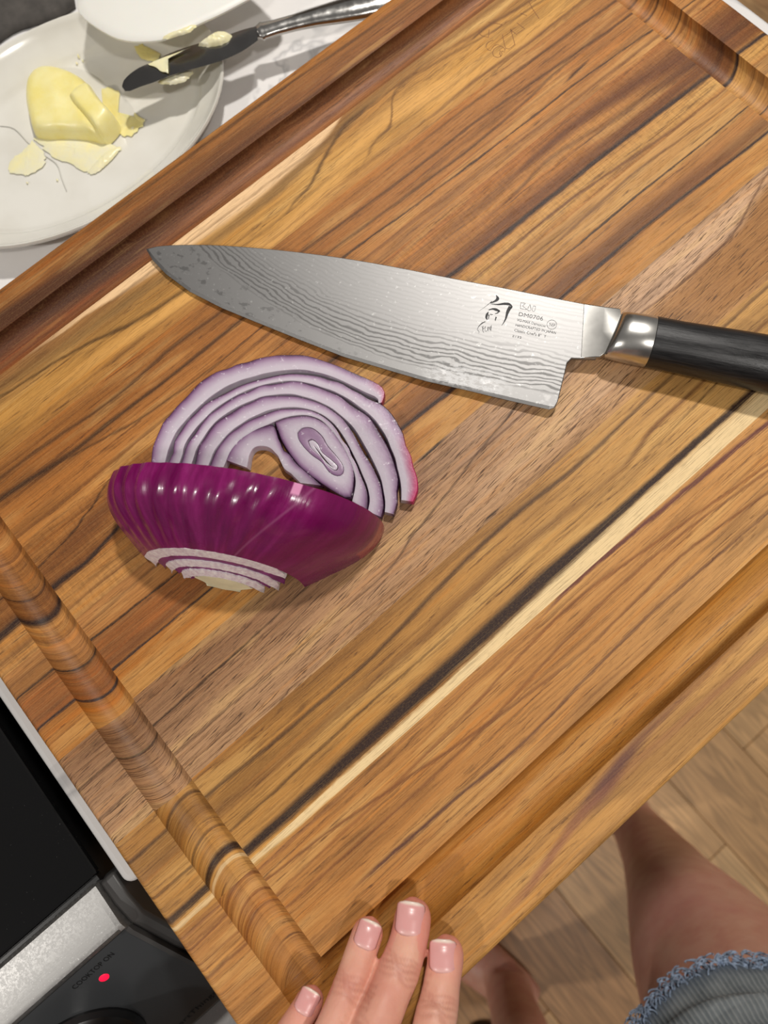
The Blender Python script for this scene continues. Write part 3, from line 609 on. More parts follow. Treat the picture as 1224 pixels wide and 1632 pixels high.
ring(upper, [(186, 420), (192, 385), (215, 330), (250, 270), (310, 205), (390, 135), (480, 95), (560, 75), (640, 60), (720, 58), (800, 75), (880, 105), (960, 140), (1010, 165), (1026, 195), (1022, 228)],
     [(240, 425), (252, 385), (280, 330), (335, 265), (405, 205), (480, 160), (560, 135), (640, 118), (720, 112), (800, 125), (870, 150), (940, 185), (990, 208), (1002, 215), (1006, 232)], 6.0, 0.05, 60, ([0, .9, .95, 1], [0, 0, .6, .8]), seed=1)
lower = root('onion_slice')
tag(lower, 'red onion slice with nested layers and a small oval core', 'onion slice', 'red onion slices on the board')
ring(lower, [(252, 425), (262, 385), (300, 320), (360, 255), (425, 210), (520, 165), (600, 140), (680, 128), (760, 130), (830, 145), (900, 178), (960, 213), (1015, 240), (1060, 285), (1090, 340), (1115, 410), (1140, 480), (1145, 540), (1130, 588)],
     [(292, 428), (304, 385), (338, 332), (405, 262), (475, 213), (562, 174), (640, 156), (715, 153), (795, 172), (870, 203), (930, 242), (985, 288), (1020, 335), (1045, 385), (1066, 440), (1080, 500), (1085, 540), (1086, 582)], 5.6, 0.05, 64, ([0, .8, .88, 1], [0, 0, .9, 1]), seed=2)
ring(lower, [(296, 430), (306, 388), (342, 332), (408, 264), (476, 216), (564, 177), (640, 159), (715, 157), (795, 177), (868, 208), (925, 247), (978, 294), (1012, 342), (1040, 395), (1062, 450), (1077, 520), (1070, 600), (1062, 634)],
     [(336, 432), (350, 390), (396, 322), (455, 270), (535, 228), (602, 206), (670, 200), (738, 210), (806, 235), (862, 270), (915, 325), (955, 388), (985, 445), (1010, 500), (1024, 555), (1028, 600), (1027, 625)], 5.2, 0.05, 60, seed=3)
ring(lower, [(342, 434), (354, 392), (400, 324), (458, 273), (536, 232), (602, 209), (670, 204), (738, 214), (804, 240), (858, 276), (908, 332), (948, 395), (980, 455), (1006, 515), (1022, 565), (1024, 610), (1018, 646)],
     [(398, 438), (414, 402), (458, 348), (516, 302), (584, 268), (650, 250), (715, 248), (780, 264), (835, 300), (882, 360), (918, 425), (945, 490), (965, 540), (972, 580), (966, 622)], 4.9, 0.05, 56, seed=4)
ring(lower, [(402, 440), (420, 403), (462, 350), (519, 305), (586, 271), (650, 253), (714, 251), (778, 268), (832, 304), (878, 364), (914, 430), (942, 495), (962, 545), (968, 585), (962, 620)],
     [(456, 440), (474, 402), (510, 362), (556, 332), (600, 312), (650, 290), (700, 277), (750, 277), (800, 297), (845, 345), (880, 400), (905, 450), (920, 500), (918, 545), (908, 585)], 4.6, 0.05, 54, seed=5)
ring(lower, [(458, 412), (480, 368), (530, 332), (580, 314), (620, 308), (636, 330), (655, 385), (700, 440), (750, 485), (800, 530)],
     [(535, 440), (538, 420), (550, 398), (572, 388), (600, 390), (625, 405), (645, 430), (660, 465), (690, 490), (720, 520)], 4.4, 0.05, 40, seed=6)
def closed_patch(parent, outer, inner, z1, z0, name, e0, e1, seed):
    N = 44
    def lp(pts):
        P_ = [px(*RX(*q), z1)[:2] for q in pts]; return resample(P_ + [P_[0]], N + 1)[:N]
    O, I = lp(outer), lp(inner); V, ed, F = [], [], []
    prof_ = [(0.0, z0, e0), (0.0, z1 - .8, e0), (0.06, z1 - .1, e0 - .04), (.30, z1, .5 * e0 + .5 * e1), (.75, z1, e1 + .05), (0.97, z1 - .05, e1), (1.0, z1 - .4, e1), (1.0, z0, e1)]
    for i in range(N):
        for a, z, e in prof_:
            q = O[i] * (1 - a) + I[i] * a; V.append((q[0], q[1], z)); ed.append(e)
    m = len(prof_)
    for i in range(N):
        k = (i + 1) % N
        for j in range(m): F.append((i * m + j, i * m + (j + 1) % m, k * m + (j + 1) % m, k * m + j))
    o = add(name, V, F, FLESH, parent); setf(o, 'edge', ed); setf(o, 'rind', [0] * len(V)); return o
core_o = [(628, 300), (680, 282), (750, 277), (808, 302), (856, 352), (896, 420), (917, 480), (914, 540), (902, 580), (856, 562), (780, 512), (716, 460), (660, 382), (640, 335)]
core_m = [(712, 340), (730, 322), (765, 322), (800, 350), (820, 385), (850, 420), (875, 455), (878, 482), (860, 495), (828, 482), (800, 445), (765, 420), (735, 390), (716, 362)]
core_i = [(750, 368), (765, 362), (785, 378), (800, 408), (830, 432), (855, 455), (858, 470), (845, 476), (818, 455), (800, 428), (775, 408), (757, 388)]
closed_patch(lower, core_o, core_m, 4.8, 0.05, 'onion_layer', 0.95, 0.25, 1)
closed_patch(lower, core_m, core_i, 5.0, 0.05, 'onion_layer', 0.84, 0.66, 2)
closed_patch(lower, [tuple(np.array(q) * .97 + np.array((803, 420)) * .03) for q in core_i], [(772, 388), (780, 395), (800, 420), (825, 450), (842, 466), (820, 450), (798, 424), (778, 396)], 4.5, 0.05, 'onion_core', 0.42, 0.22, 3)

def onion_half():
    A, B = px(190, 778, 6), px(612, 838, 6); mid = (A + B)[:2] / 2; d = (B - A)[:2]; R0 = np.linalg.norm(d) / 2; d /= np.linalg.norm(d); a = np.array([d[1], -d[0]])
    if a @ np.array([-1, -1]) < 0: a = -a
    TA, TB = px(238, 880, 5), px(480, 950, 3); tm = (TA + TB)[:2] / 2; R1 = np.linalg.norm((TB - TA)[:2]) / 2
    sT, sh = (tm - mid) @ a, (tm - mid) @ d
    h = root('onion_half', (mid[0], mid[1], 0)); tag(h, 'glossy purple half of a red onion lying cut side down', 'onion')
    t = NT('red_onion_skin'); ph = t.attr('phi', 'Fac'); ax = t.attr('axis', 'Fac')
    n = t.noise(t.xyz(t.math('MULTIPLY', ph, 26.0), t.math('MULTIPLY', ax, 1.2), 0.0), 1, 4, 0.6); n2 = t.noise(t.coord(), 60, 3)
    c = t.ramp(n, [(0.25, lin((88, 4, 62))), (0.5, lin((118, 10, 84))), (0.68, lin((142, 30, 106))), (0.8, lin((168, 76, 140)))])
    c = t.mix(t.maprange(ph, 0.66, 0.72, 0, 0.55), c, lin((112, 4, 76)))
    line = t.math('MULTIPLY', t.maprange(t.math('ABSOLUTE', t.math('SUBTRACT', t.math('ADD', ph, t.math('MULTIPLY', ax, 0.10)), 0.70)), 0.0, 0.006, 1, 0), 0.35)
    c = t.mix(line, c, lin((176, 110, 150)))
    patch = t.math('MULTIPLY', t.maprange(t.math('ADD', ph, t.math('MULTIPLY', n2, 0.05)), 0.965, 0.975), t.maprange(t.math('ADD', ax, t.math('MULTIPLY', n2, 0.08)), 0.52, 0.55, 1, 0))
    c = t.mix(patch, c, lin((164, 66, 84)))
    p2 = t.math('MULTIPLY', t.maprange(t.math('ABSOLUTE', t.math('SUBTRACT', ph, 0.665)), 0.008, 0.011, 1, 0), t.maprange(ax, 0.12, 0.15, 1, 0))
    c = t.mix(p2, c, lin((226, 150, 190)))
    fb = t.noise(t.xyz(t.math('MULTIPLY', ph, 120.0), t.math('MULTIPLY', ax, 2.0), 0.0), 1, 3); rough_ = t.noise(t.coord(), 180, 3)
    t.bump(t.math('ADD', fb, t.math('MULTIPLY', rough_, 0.8)), 0.18, 0.0006)
    t.set(Base_Color=c, Roughness=t.maprange(rough_, 0.35, 0.65, 0.16, 0.32), Specular_IOR_Level=0.5, Coat_Weight=0.22, Coat_Roughness=0.08)
    NP, NA = 170, 30
    def surf(s, f):
        # s 0..1 along the axis, f 0..1 round the half circle (0 = left end, 1 = right end of the photo)
        rr = R0 * (1 - (1 - R1 / R0) * (0.25 * s + 0.75 * s ** 2.1)) * (1 + 0.035 * math.sin(math.pi * min(1, s * 1.3)))
        th_ = math.pi * f
        rib = 0
        for k_, (c0, w0) in enumerate(((.10, .016), (.17, .02), (.23, .018), (.285, .016), (.335, .018), (.385, .015), (.43, .018), (.48, .02), (.53, .018), (.575, .016), (.62, .02))):
            rib += math.exp(-((f + 0.03 * s - c0) / w0) ** 2)
        amp = 1.5 * min(1, 0.25 + f * 5) * math.sin(math.pi * min(1, 0.15 + s * 0.85)) ** 0.7
        rib2 = 0.5 * math.sin(f * 61 + 2 * s) * (0.25 if f > 0.66 else 0.5)
        rr = rr - amp * (0.9 - rib) * (1 if f < 0.66 else max(0, 1 - (f - 0.66) * 18)) + rib2 * 0.5
        x = -math.cos(th_) * rr; z = math.sin(th_) ** 0.86 * rr * 0.93
        lean = -3.0 * math.sin(th_) * (1 - s)          # sliced face leans a little
        y = s * sT + lean - (5.0 * math.sin(th_)) * s ** 2   # trimmed end slopes back toward the top
        q = d * (x + sh * s) + a * y
        return (q[0], q[1], max(0.02, z))
    V, fa, aa, F = [], [], [], []
    for i in range(NA + 1):
        for j in range(NP + 1): V.append(surf(i / NA, j / NP)); fa.append(j / NP); aa.append(i / NA)
    for i in range(NA):
        for j in range(NP): F.append((i * (NP + 1) + j, i * (NP + 1) + j + 1, (i + 1) * (NP + 1) + j + 1, (i + 1) * (NP + 1) + j))
    # curl the rim of the sliced face inward so the layer has thickness
    o = add('skin', V, F, t.set(), h); setf(o, 'phi', fa); setf(o, 'axis', aa)
    # sliced face and underside
    face = [surf(0, j / 40) for j in range(41)]; V2 = [(x + a[0] * 0.4, y + a[1] * 0.4, z) for x, y, z in face]
    V2 = [(x * .992, y * .992, z * .992) for x, y, z in V2] + [(0, 0, 0.05)]
    o2 = add('sliced_face', V2, [(i, i + 1, 41) for i in range(40)] + [(40, 0, 41)], FLESH, h)
    setf(o2, 'edge', [0.95] * 41 + [0.3]); setf(o2, 'rind', [0] * 42)
    # trimmed end: nested layers, pale cut rims around purple gaps, stepping outward
    white = NT('onion_cut_rim'); nn = white.noise(white.coord(), 500, 3, 0.6)
    white.bump(nn, 0.3, 0.0004); WM = white.set(Base_Color=white.mix(white.maprange(nn, 0.35, 0.7), lin((216, 196, 206)), lin((246, 240, 238))), Roughness=0.4, Subsurface_Weight=0.2, Subsurface_Radius=(.003, .002, .002))
    pm = simple('onion_inner_skin', (116, 40, 104), 0.32, var=0.2, scale=150); cream = simple('onion_heart', (232, 226, 190), 0.4, var=0.05, scale=100)
    rs = np.random.default_rng(5)
    def rim(k0, k1, out0, out1, f0, f1, mat, nm, jag=0.0):
        V3, F3, n = [], [], 60
        for i in range(n + 1):
            f = f0 + (f1 - f0) * i / n; p_ = np.array(surf(1, f)); c_ = np.array([(d * sh)[0] + a[0] * sT, (d * sh)[1] + a[1] * sT, 0.0])
            tap = min(1, i / 6, (n - i) / 6)
            j0 = rs.normal(0, jag); km = (k0 + k1) / 2
            ka, kb2 = km + (k0 - km) * tap + j0 * .004, km + (k1 - km) * tap + rs.normal(0, jag) * .006
            for kk, oo in ((ka, out0 - 2.5), (ka, out0), (kb2, out1), (kb2, out1 - 2.5)):
                q = c_ + (p_ - c_) * kk; V3.append((q[0] + a[0] * oo, q[1] + a[1] * oo, max(0.05, q[2])))
        for i in range(n):
            for j in range(4): F3.append((i * 4 + j, i * 4 + (j + 1) % 4, (i + 1) * 4 + (j + 1) % 4, (i + 1) * 4 + j))
        F3 += [(0, 1, 2, 3), (n * 4 + 3, n * 4 + 2, n * 4 + 1, n * 4)]
        return add(nm, V3, F3, mat, h)
    rim(1.0, 0.84, 0.1, 1.2, 0.0, 0.86, WM, 'cut_layer', 1.0)
    rim(0.87, 0.72, 0.6, 1.6, 0.0, 0.94, pm, 'inner_layer')
    rim(0.74, 0.63, 2.0, 3.4, 0.02, 1.0, WM, 'cut_layer', 1.2)
    rim(0.64, 0.54, 2.6, 3.4, 0.02, 0.98, pm, 'inner_layer')
    rim(0.55, 0.45, 4.0, 5.4, 0.06, 1.0, WM, 'cut_layer', 1.4)
    rim(0.46, 0.38, 4.4, 5.0, 0.06, 0.9, pm, 'inner_layer')
    rim(0.40, 0.02, 5.2, 6.6, 0.12, 1.0, cream, 'heart', 0.8)
    return h
onion_half()

# ------------------------------------------------------------------ plate, butter, butter knife, spatula
def ceramic():
    t = NT('white_glazed_ceramic'); n = t.noise(t.coord(), 30, 3)
    t.set(Base_Color=t.mix(t.maprange(n, 0.4, 0.7), lin((226, 224, 216)), lin((216, 213, 203))), Roughness=0.16, Coat_Weight=0.3); return t.mat
PC = np.array([192.0, 464.0]); PA = np.array([0.99662, -0.0821]); PB = np.array([0.0821, 0.99662])
plate = root('oval_plate', (PC[0], PC[1], CT)); tag(plate, 'white oval ceramic plate with raised rim on the counter', 'plate')
def plate_mesh():
    prof_ = [(0.0, 3.4), (0.5, 3.4), (0.70, 3.6), (0.755, 4.4), (0.775, 6.2), (0.80, 7.4), (0.90, 11.5), (0.965, 15.6), (0.985, 17.6), (1.0, 18.0), (1.006, 17.0), (0.99, 14.5), (0.93, 9.5), (0.82, 4.2), (0.72, 2.2), (0.66, 0.1), (0.62, 0.1), (0.60, 1.2), (0.0, 1.2)]
    n = 72; rings = []
    for r_, z in prof_:
        R = []
        for k in range(n):
            a = 2 * math.pi * k / n; s = max(r_, 0.001); off = (1 - s)
            ea = 99.9 * s; eb = 69.7 * s
            if s > 0.5: ea, eb = 99.9 - off * 75, 69.7 - off * 75
            if s <= 0.5: ea, eb = (99.9 - 37.5) * s * 2, (69.7 - 37.5) * s * 2
            q = PA * ea * math.cos(a) + PB * eb * math.sin(a); R.append((q[0], q[1], z))
        rings.append(R)
    return loft(rings)
add('dish', *plate_mesh(), ceramic(), plate)
def wire(pts, r_, mat, parent, name, n=8):
    q = resample(pts, 24); return add(name, *tube([tuple(x) for x in q], r_, n), mat, parent)
pz = CT + 3.9
wire([tuple(px(x, y, pz) - np.array([PC[0], PC[1], CT])) for x, y in ((0, 201), (22, 205), (45, 228), (68, 246), (90, 262), (98, 285), (106, 305))], 0.2, simple('hairline_grey', (182, 180, 173), 0.5, var=0.05), plate, 'hairline_crack')['label'] = 'thin grey hairline across the dish'
def butter_mat(n_, c1, c2):
    t = NT(n_); n = t.noise(t.coord(), 70, 4, 0.6); n2 = t.noise(t.coord(), 400, 3)
    t.bump(t.math('ADD', n, t.math('MULTIPLY', n2, 0.3)), 0.25, 0.0012)
    t.set(Base_Color=t.mix(t.maprange(n, 0.35, 0.65), lin(c1), lin(c2)), Roughness=0.32, Subsurface_Weight=0.3, Subsurface_Radius=(.006, .005, .002), Specular_IOR_Level=0.5); return t.mat
BUT = butter_mat('soft_butter', (240, 226, 142), (246, 236, 172)); SMR = butter_mat('butter_smear', (238, 230, 178), (230, 226, 198)); YEL = butter_mat('melted_butter', (232, 218, 140), (238, 228, 166))
PPROF = [(0.0, 3.4), (0.70, 3.6), (0.755, 4.4), (0.775, 6.2), (0.80, 7.4), (0.90, 11.5), (0.965, 15.6), (1.0, 18.0)]
def plate_h(u, v):
    d = np.array([u, v]) - PC; x, y = d @ PA, d @ PB; lo_, hi_ = 0.5, 1.05
    if (x / 62.4) ** 2 + (y / 32.2) ** 2 < 1: return CT + 3.4
    for _ in range(24):
        m = (lo_ + hi_) / 2; o_ = 1 - m
        if (x / (99.9 - o_ * 75)) ** 2 + (y / (69.7 - o_ * 75)) ** 2 > 1: lo_ = m
        else: hi_ = m
    return CT + float(np.interp(m, [p[0] for p in PPROF], [p[1] for p in PPROF]))
def blob(outline, z, hfun, mat, name, parent=None, nr=10, N=56, jag=0.0, seed=1):
    rs = np.random.default_rng(seed)
    P_ = [px(x, y, z) for x, y in outline]; Q = resample(P_ + [P_[0]], N + 1)[:N]
    c = Q.mean(axis=0); V, F = [], []
    for i in range(nr + 1):
        t_ = i / nr
        for k in range(N):
            q = c + (Q[k] - c) * t_; wob = 1 + (jag * rs.normal() if i == nr else 0)
            q = c + (q - c) * wob; zb = max(z, plate_h(q[0], q[1]) + 0.8) if parent is not None and parent.name.startswith('butter') and 'knife' not in parent.name else z; V.append((q[0], q[1], zb + (hfun(t_, k / N, q) if i < nr else 0.0)))
    for i in range(nr):
        for k in range(N): F.append((i * N + k, i * N + (k + 1) % N, (i + 1) * N + (k + 1) % N, (i + 1) * N + k))
    F.append(tuple(range(N))); F.append(tuple(nr * N + k for k in range(N))[::-1])
    off = np.array([0, 0, 0]) if parent is None else np.array([parent.location.x, parent.location.y, parent.location.z - ZOFF]) * 1000
    o = add(name, [tuple(np.array(v) - off) for v in V], F, mat, parent); shade(o, 70); return o
def cz(x, y): return (x / 4.708, 90 + y / 4.708)
bt = root('butter', (150, 470, pz)); tag(bt, 'soft yellow chunk of butter scraped over the plate', 'butter')
def lump(t, f, q):
    # flat-topped block with a higher ridge toward the spatula
    top = 14.0 * (1 - t ** 8) ** 0.7
    d1 = (q - px(*cz(560, 420), pz))
    return top * (0.82 + 0.0045 * (d1[0] * 0.3 + d1[1] * 0.6)) + 0.9 * math.sin(q[0] * .35) * math.sin(q[1] * .22) * (1 - t)
blob([cz(*q) for q in [(285, 175), (360, 140), (480, 150), (600, 190), (690, 250), (740, 320), (790, 400), (860, 480), (915, 545), (890, 600), (800, 670), (700, 650), (600, 640), (480, 635), (380, 640), (280, 610), (250, 530), (228, 420), (225, 320), (240, 240)]], pz, lump, BUT, 'butter_block', bt, 14, 80)
slab = lambda t, f, q: 14.9 * (1 - t ** 7) ** 0.7 + 0.05 * (q[1] - 470)
blob([cz(*q) for q in [(570, 400), (640, 330), (720, 300), (760, 350), (820, 430), (915, 535), (890, 600), (815, 672), (770, 640), (690, 560), (620, 480)]], pz, slab, BUT, 'butter_slab', bt, 14, 60)
def thin(h_): return lambda t, f, q: h_ * (1 - t ** 2) ** 0.5 + 0.25 * h_ * math.sin(q[0] * 1.7) * math.cos(q[1] * 1.3) * (1 - t)
def sm(outline, h_, mat=SMR, seed=1, z=pz, jag=0.035): return blob([cz(*q) for q in outline], z, thin(h_ * 0.55), mat, 'butter_smear', bt, 5, 48, jag, seed)
sm([(250, 620), (330, 690), (420, 770), (520, 800), (620, 860), (700, 860), (800, 760), (900, 690), (800, 640), (600, 600), (400, 600)], 2.2, SMR, 2)
sm([(240, 640), (160, 720), (70, 800), (75, 870), (130, 880), (200, 890), (280, 860), (340, 800), (330, 720)], 1.5, SMR, 3)
sm([(760, 240), (880, 250), (900, 300), (860, 380), (900, 460), (980, 500), (1080, 470), (1040, 560), (940, 610), (860, 520), (780, 400)], 1.4, YEL, 4)
sm([(650, 880), (700, 820), (800, 720), (910, 680), (840, 780), (720, 880)], 2.6, SMR, 5)
sm([(1010, 420), (1040, 450), (1090, 480), (1060, 500), (1010, 470)], 1.2, YEL, 6)
sm([(980, 540), (1010, 530), (1000, 560)], 1.4, SMR, 7)
for i, (x, y) in enumerate(((600, 20), (625, 40), (580, 60), (190, 890), (205, 950), (1085, 480), (430, 930))):
    sm([(x - 8, y), (x, y - 9), (x + 9, y), (x + 2, y + 9)], 0.9, SMR, 10 + i)
# melted pool beneath the spatula
blob([(100 + x / 3.825, y / 3.825) for x, y in [(440, 290), (480, 280), (540, 300), (590, 330), (570, 370), (520, 370), (470, 350)]], CT + 4.6, thin(1.2), YEL, 'butter_smear', bt, 5, 40, 0.04, 30)

# butter knife lying across the rim
bkm = NT('polished_silver'); bkn = bkm.noise(bkm.coord(), 250, 3)
SIL = bkm.set(Base_Color=lin((196, 194, 190)), Metallic=1.0, Roughness=bkm.maprange(bkn, 0.4, 0.7, 0.14, 0.24))
bk = root('butter_knife', (300, 470, CT)); tag(bk, 'silver butter knife smeared with butter, resting across the plate rim', 'knife')
BKO = np.array([300, 470, CT])
def bz(x, y): return (100 + x / 3.825, y / 3.825)
def bk_pt(x, y):
    # knife height falls from the tip (held up by the rim) toward the handle end
    t = (x - 195) / 400.0; z = CT + 24.0 - 2.0 * t; return px(x, y, z)
def butter_knife():
    up = [bz(*q) for q in [(362, 520), (372, 490), (410, 450), (470, 410), (540, 380), (640, 330), (760, 285), (880, 250), (1000, 215), (1100, 180), (1180, 160)]]
    lo = [bz(*q) for q in [(362, 530), (375, 552), (400, 558), (470, 530), (560, 500), (660, 460), (760, 430), (870, 400), (980, 365), (1080, 320), (1150, 275), (1190, 245)]]
    n = 30; U, L_ = resample(up, n), resample(lo, n); V, F = [], []
    for i in range(n):
        a, b = bk_pt(*U[i]), bk_pt(*L_[i]); m_ = (a + b) / 2
        th_ = 0.5 + 1.6 * i / n
        for q, dz in ((a, 0), (m_, 0.12), (b, 0), (m_, -th_)): V.append(tuple(q + np.array([0, 0, dz]) - BKO))
    for i in range(n - 1):
        for j in range(4): F.append((i * 4 + j, i * 4 + (j + 1) % 4, (i + 1) * 4 + (j + 1) % 4, (i + 1) * 4 + j))
    F += [(0, 1, 2, 3), tuple((n - 1) * 4 + j for j in (3, 2, 1, 0))]
    dk = NT('silver_blade'); kn_ = dk.noise(dk.coord(), 120, 3)
    add('blade', V, F, dk.set(Base_Color=lin((128, 127, 126)), Metallic=1.0, Roughness=dk.maprange(kn_, 0.4, 0.7, 0.20, 0.23)), bk)
    ax_ = [(408, 52), (416, 50), (424, 48), (440, 44), (470, 36), (500, 28), (535, 20), (570, 12), (605, 3), (640, -8), (690, -24), (740, -42), (770, -52)]
    rad = [(3.8, 2.0), (5.6, 2.9), (5.6, 2.9), (5.0, 3.0), (5.2, 3.2), (6.0, 3.6), (7.4, 4.0), (8.6, 4.2), (9.4, 4.4), (9.8, 4.6), (10.2, 4.6), (9.6, 4.4), (5.0, 2.4)]
    pts = []
    for x, y in ax_:
        t_ = (x - 195) / 400.0; pts.append(tuple(px(x, y, CT + 22.0 - 3.0 * t_) - BKO))
    add('handle', *tube(pts, rad, 20), SIL, bk)
    add('collar', *tube([tuple(px(x, y, CT + 20.4) - BKO) for x, y in ((416, 50.5), (420, 49.5))], [(6.0, 3.2), (6.0, 3.2)], 20), SIL, bk)
    # butter left on the blade
    def onb(outline, h_, seed, z): 
        return blob([bz(*q) for q in outline], z, thin(h_), SMR, 'butter_smear', bk, 6, 40, 0.05, seed)
    onb([(820, 285), (880, 240), (940, 205), (1000, 200), (1030, 220), (1000, 260), (920, 285)], 3.2, 41, CT + 23.4)
    onb([(520, 390), (600, 355), (700, 320), (790, 285), (720, 315), (640, 360), (600, 400), (650, 450), (620, 440), (560, 410)], 0.8, 42, CT + 24.4)
    onb([(580, 500), (680, 465), (790, 430), (770, 480), (700, 512), (610, 515)], 2.0, 43, CT + 19.6)
butter_knife()
# spatula head
sp = root('spatula', (250, 520, CT)); SPO = np.array([250, 520, CT])
tag(sp, 'white rounded spatula with butter along its rim, above the far plate edge', 'spatula')
def spatula():
    pts = [(122, 12), (130, 25), (145, 37), (165, 50), (185, 60), (210, 65), (235, 65), (260, 62), (285, 53), (315, 38), (350, 22), (392, 0), (440, -26), (452, -48), (430, -80), (380, -120), (300, -140), (240, -130), (180, -95), (140, -40), (124, -4)]
    zz = CT + 32
    O = resample([px(x, y, zz)[:2] for x, y in pts] + [px(*pts[0], zz)[:2]], 65)[:64]; c = O.mean(axis=0)
    rings = []
    for s, z in ((0.97, -2.2), (1.0, -1.4), (1.0, -0.4), (0.985, 0.2), (0.9, 0.7), (0.4, 1.6), (0.05, 1.8)):
        rings.append([(c[0] + (q[0] - c[0]) * s - SPO[0], c[1] + (q[1] - c[1]) * s - SPO[1], zz + z - SPO[2]) for q in O])
    add('head', *loft(rings), simple('white_silicone', (236, 232, 224), 0.38, var=0.015, scale=20, Subsurface_Weight=0.1), sp)
    e = px(400, -100, zz)
    add('grip', *tube([tuple(e - SPO + np.array([-20, -10, 0])), tuple(e - SPO + np.array([40, 60, 4])), tuple(e - SPO + np.array([120, 160, 0])), tuple(e - SPO + np.array([190, 245, -16]))], [(9, 5), (9, 6), (10, 7), (9, 6)], 18), simple('white_grip', (228, 224, 216), 0.4, var=0.02), sp)
    blob([bz(*q) for q in [(600, 235), (660, 205), (740, 180), (820, 150), (780, 195), (700, 222), (640, 240)]], zz - 0.2, thin(1.6), SMR, 'butter_smear', sp, 5, 40, 0.05, 51)
spatula()
# dark cloth behind the plate
def cloth():
    Vs, Fs, n = [], [], 26
    for i in range(n + 1):
        for j in range(n + 1):
            u_ = 60 + 190 * i / n; v_ = 552 + 130 * j / n
            e = min(i, j, n - i, n - j) / 3.0
            w = 3 * math.sin(i * .7) + 3 * math.sin(j * .9 + i * .2)
            z = 5.0 * min(1, e) + 5 * max(0, math.sin((u_ - v_) * .045 + 1.0)) * min(1, e) + 3 * max(0, math.sin((u_ + v_ * .7) * .05)) * min(1, e)
            Vs.append((u_ + 22 * math.sin(j * .12) + w * .5, v_ + w + 10 * math.sin(i * .12), CT + 0.4 + z))
    for i in range(n):
        for j in range(n): a = i * (n + 1) + j; Fs.append((a, a + 1, a + n + 2, a + n + 1))
    o = add('folded_cloth', Vs, Fs, simple('dark_grey_fabric', (74, 70, 66), 0.9, var=0.12, scale=120))
    m = o.modifiers.new('thick', 'SOLIDIFY'); m.thickness = 0.002; m.offset = 1
    return tag(o, 'dark grey folded cloth on the counter behind the plate', 'cloth')
cloth()

# ------------------------------------------------------------------ range (cooktop with sloped control panel)
rg = root('range', (-36, 100, -950)); tag(rg, 'black glass cooktop range with stainless trim and sloped control panel', 'range')
def L_(u, v, z): return (u + 36, v - 100, z + 950)
def rbox(u0, u1, v0, v1, z0, z1): return box(u0 + 36, u1 + 36, v0 - 100, v1 - 100, z0 + 950, z1 + 950)
blk = simple('black_enamel', (16, 16, 17), 0.35, var=0.1); 
RU = -780
add('body', *rbox(RU, -34, 112, 740, -900, -46), blk, rg, False)
g_m = NT('black_ceramic_glass'); gn = g_m.noise(g_m.coord(), 900, 2); 
gl = g_m.set(Base_Color=g_m.mix(g_m.maprange(gn, 0.72, 0.76), lin((10, 10, 11)), lin((60, 60, 60))), Roughness=0.07)
o = add('glass_top', *rbox(RU + 6, -31, 128, 735, -46, -40), gl, rg, False); bev(o, 1.5)
def stainless():
    t = NT('stainless_steel'); x, y, z = [t.math('MULTIPLY', c, 1000.0) for c in t.sep(t.coord())]
    n = t.noise(t.xyz(t.math('MULTIPLY', x, 0.04), t.math('MULTIPLY', y, 3.0), z), 1, 3); sp_ = t.noise(t.coord(), 900, 4, 0.7)
    c = t.mix(t.maprange(sp_, 0.60, 0.70, 0, 0.8), lin((172, 171, 169)), lin((226, 226, 224)))
    t.bump(n, 0.1, 0.0002); t.set(Base_Color=c, Metallic=1.0, Roughness=t.maprange(sp_, 0.4, 0.7, 0.42, 0.6)); return t.mat
SS = stainless()
# front trim: flat strip with a rolled front lip
strip = [(126, -41.5), (124, -39.5), (104.5, -39.5), (102.4, -40.2), (101.2, -42), (100.6, -45), (100.6, -60), (126, -60)]
def extr(profile, u0, u1, mat, name, b=0.0):
    v = [L_(u0, y, z) for y, z in profile] + [L_(u1, y, z) for y, z in profile]; n = len(profile)
    f = [tuple(range(n)), tuple(range(n, 2 * n))[::-1]] + [(i, (i + 1) % n, n + (i + 1) % n, n + i) for i in range(n)]
    o = add(name, v, f, mat, rg); shade(o, 30)
    if b: bev(o, b)
    return o
extr(strip, RU, -36, SS, 'front_trim')
extr([(125, -41), (124, -38.8), (104, -38.8), (101, -40.5), (100.2, -48), (125, -48)], -36, -33.6, SS, 'trim_end')
side_m = simple('dark_grey_plastic', (64, 63, 62), 0.4, var=0.06)
extr([(126, -50), (124, -42.5), (112, -43), (101, -46), (97, -50), (44, -103), (44, -200), (126, -200)], -33.6, -25.5, side_m, 'side_trim', 1.5)
panel_m = simple('charcoal_panel', (56, 58, 60), 0.28, var=0.04, scale=20)
s0, s1_ = np.array([97.5, -46.5]), np.array([43.5, -100.5])          # panel slope: top edge, bottom edge
extr([(100.6, -44), (97.5, -46.5), (43.5, -100.5), (42, -104), (42, -116), (100.6, -116)], RU, -36, panel_m, 'control_panel')
extr([(100.6, -44), (97.8, -45.6), (43.2, -100.2), (41.6, -104), (41.6, -116), (100.6, -116)], -36, -33.8, side_m, 'panel_end_cap')
extr([(60, -118), (40, -118), (24, -120), (20, -124), (20, -760), (60, -760)], RU, -34, SS, 'oven_door')
pdv = (s1_ - s0) / np.linalg.norm(s1_ - s0)
def PM(u, dist, lift=0.15):   # frame on the sloped panel: x along +u, y up the slope
    q = s0 + pdv * dist; up = -pdv; n = np.array([-up[1], up[0]]) ; n = n if n[1] > 0 else -n
    b = L_(u, q[0] + n[0] * lift, q[1] + n[1] * lift)
    return Matrix(((1, 0, 0, b[0] / 1000), (0, up[0], n[0], b[1] / 1000), (0, up[1], n[1], b[2] / 1000), (0, 0, 0, 1)))
blk_ink = simple('black_print', (8, 8, 8), 0.6, var=0.1)
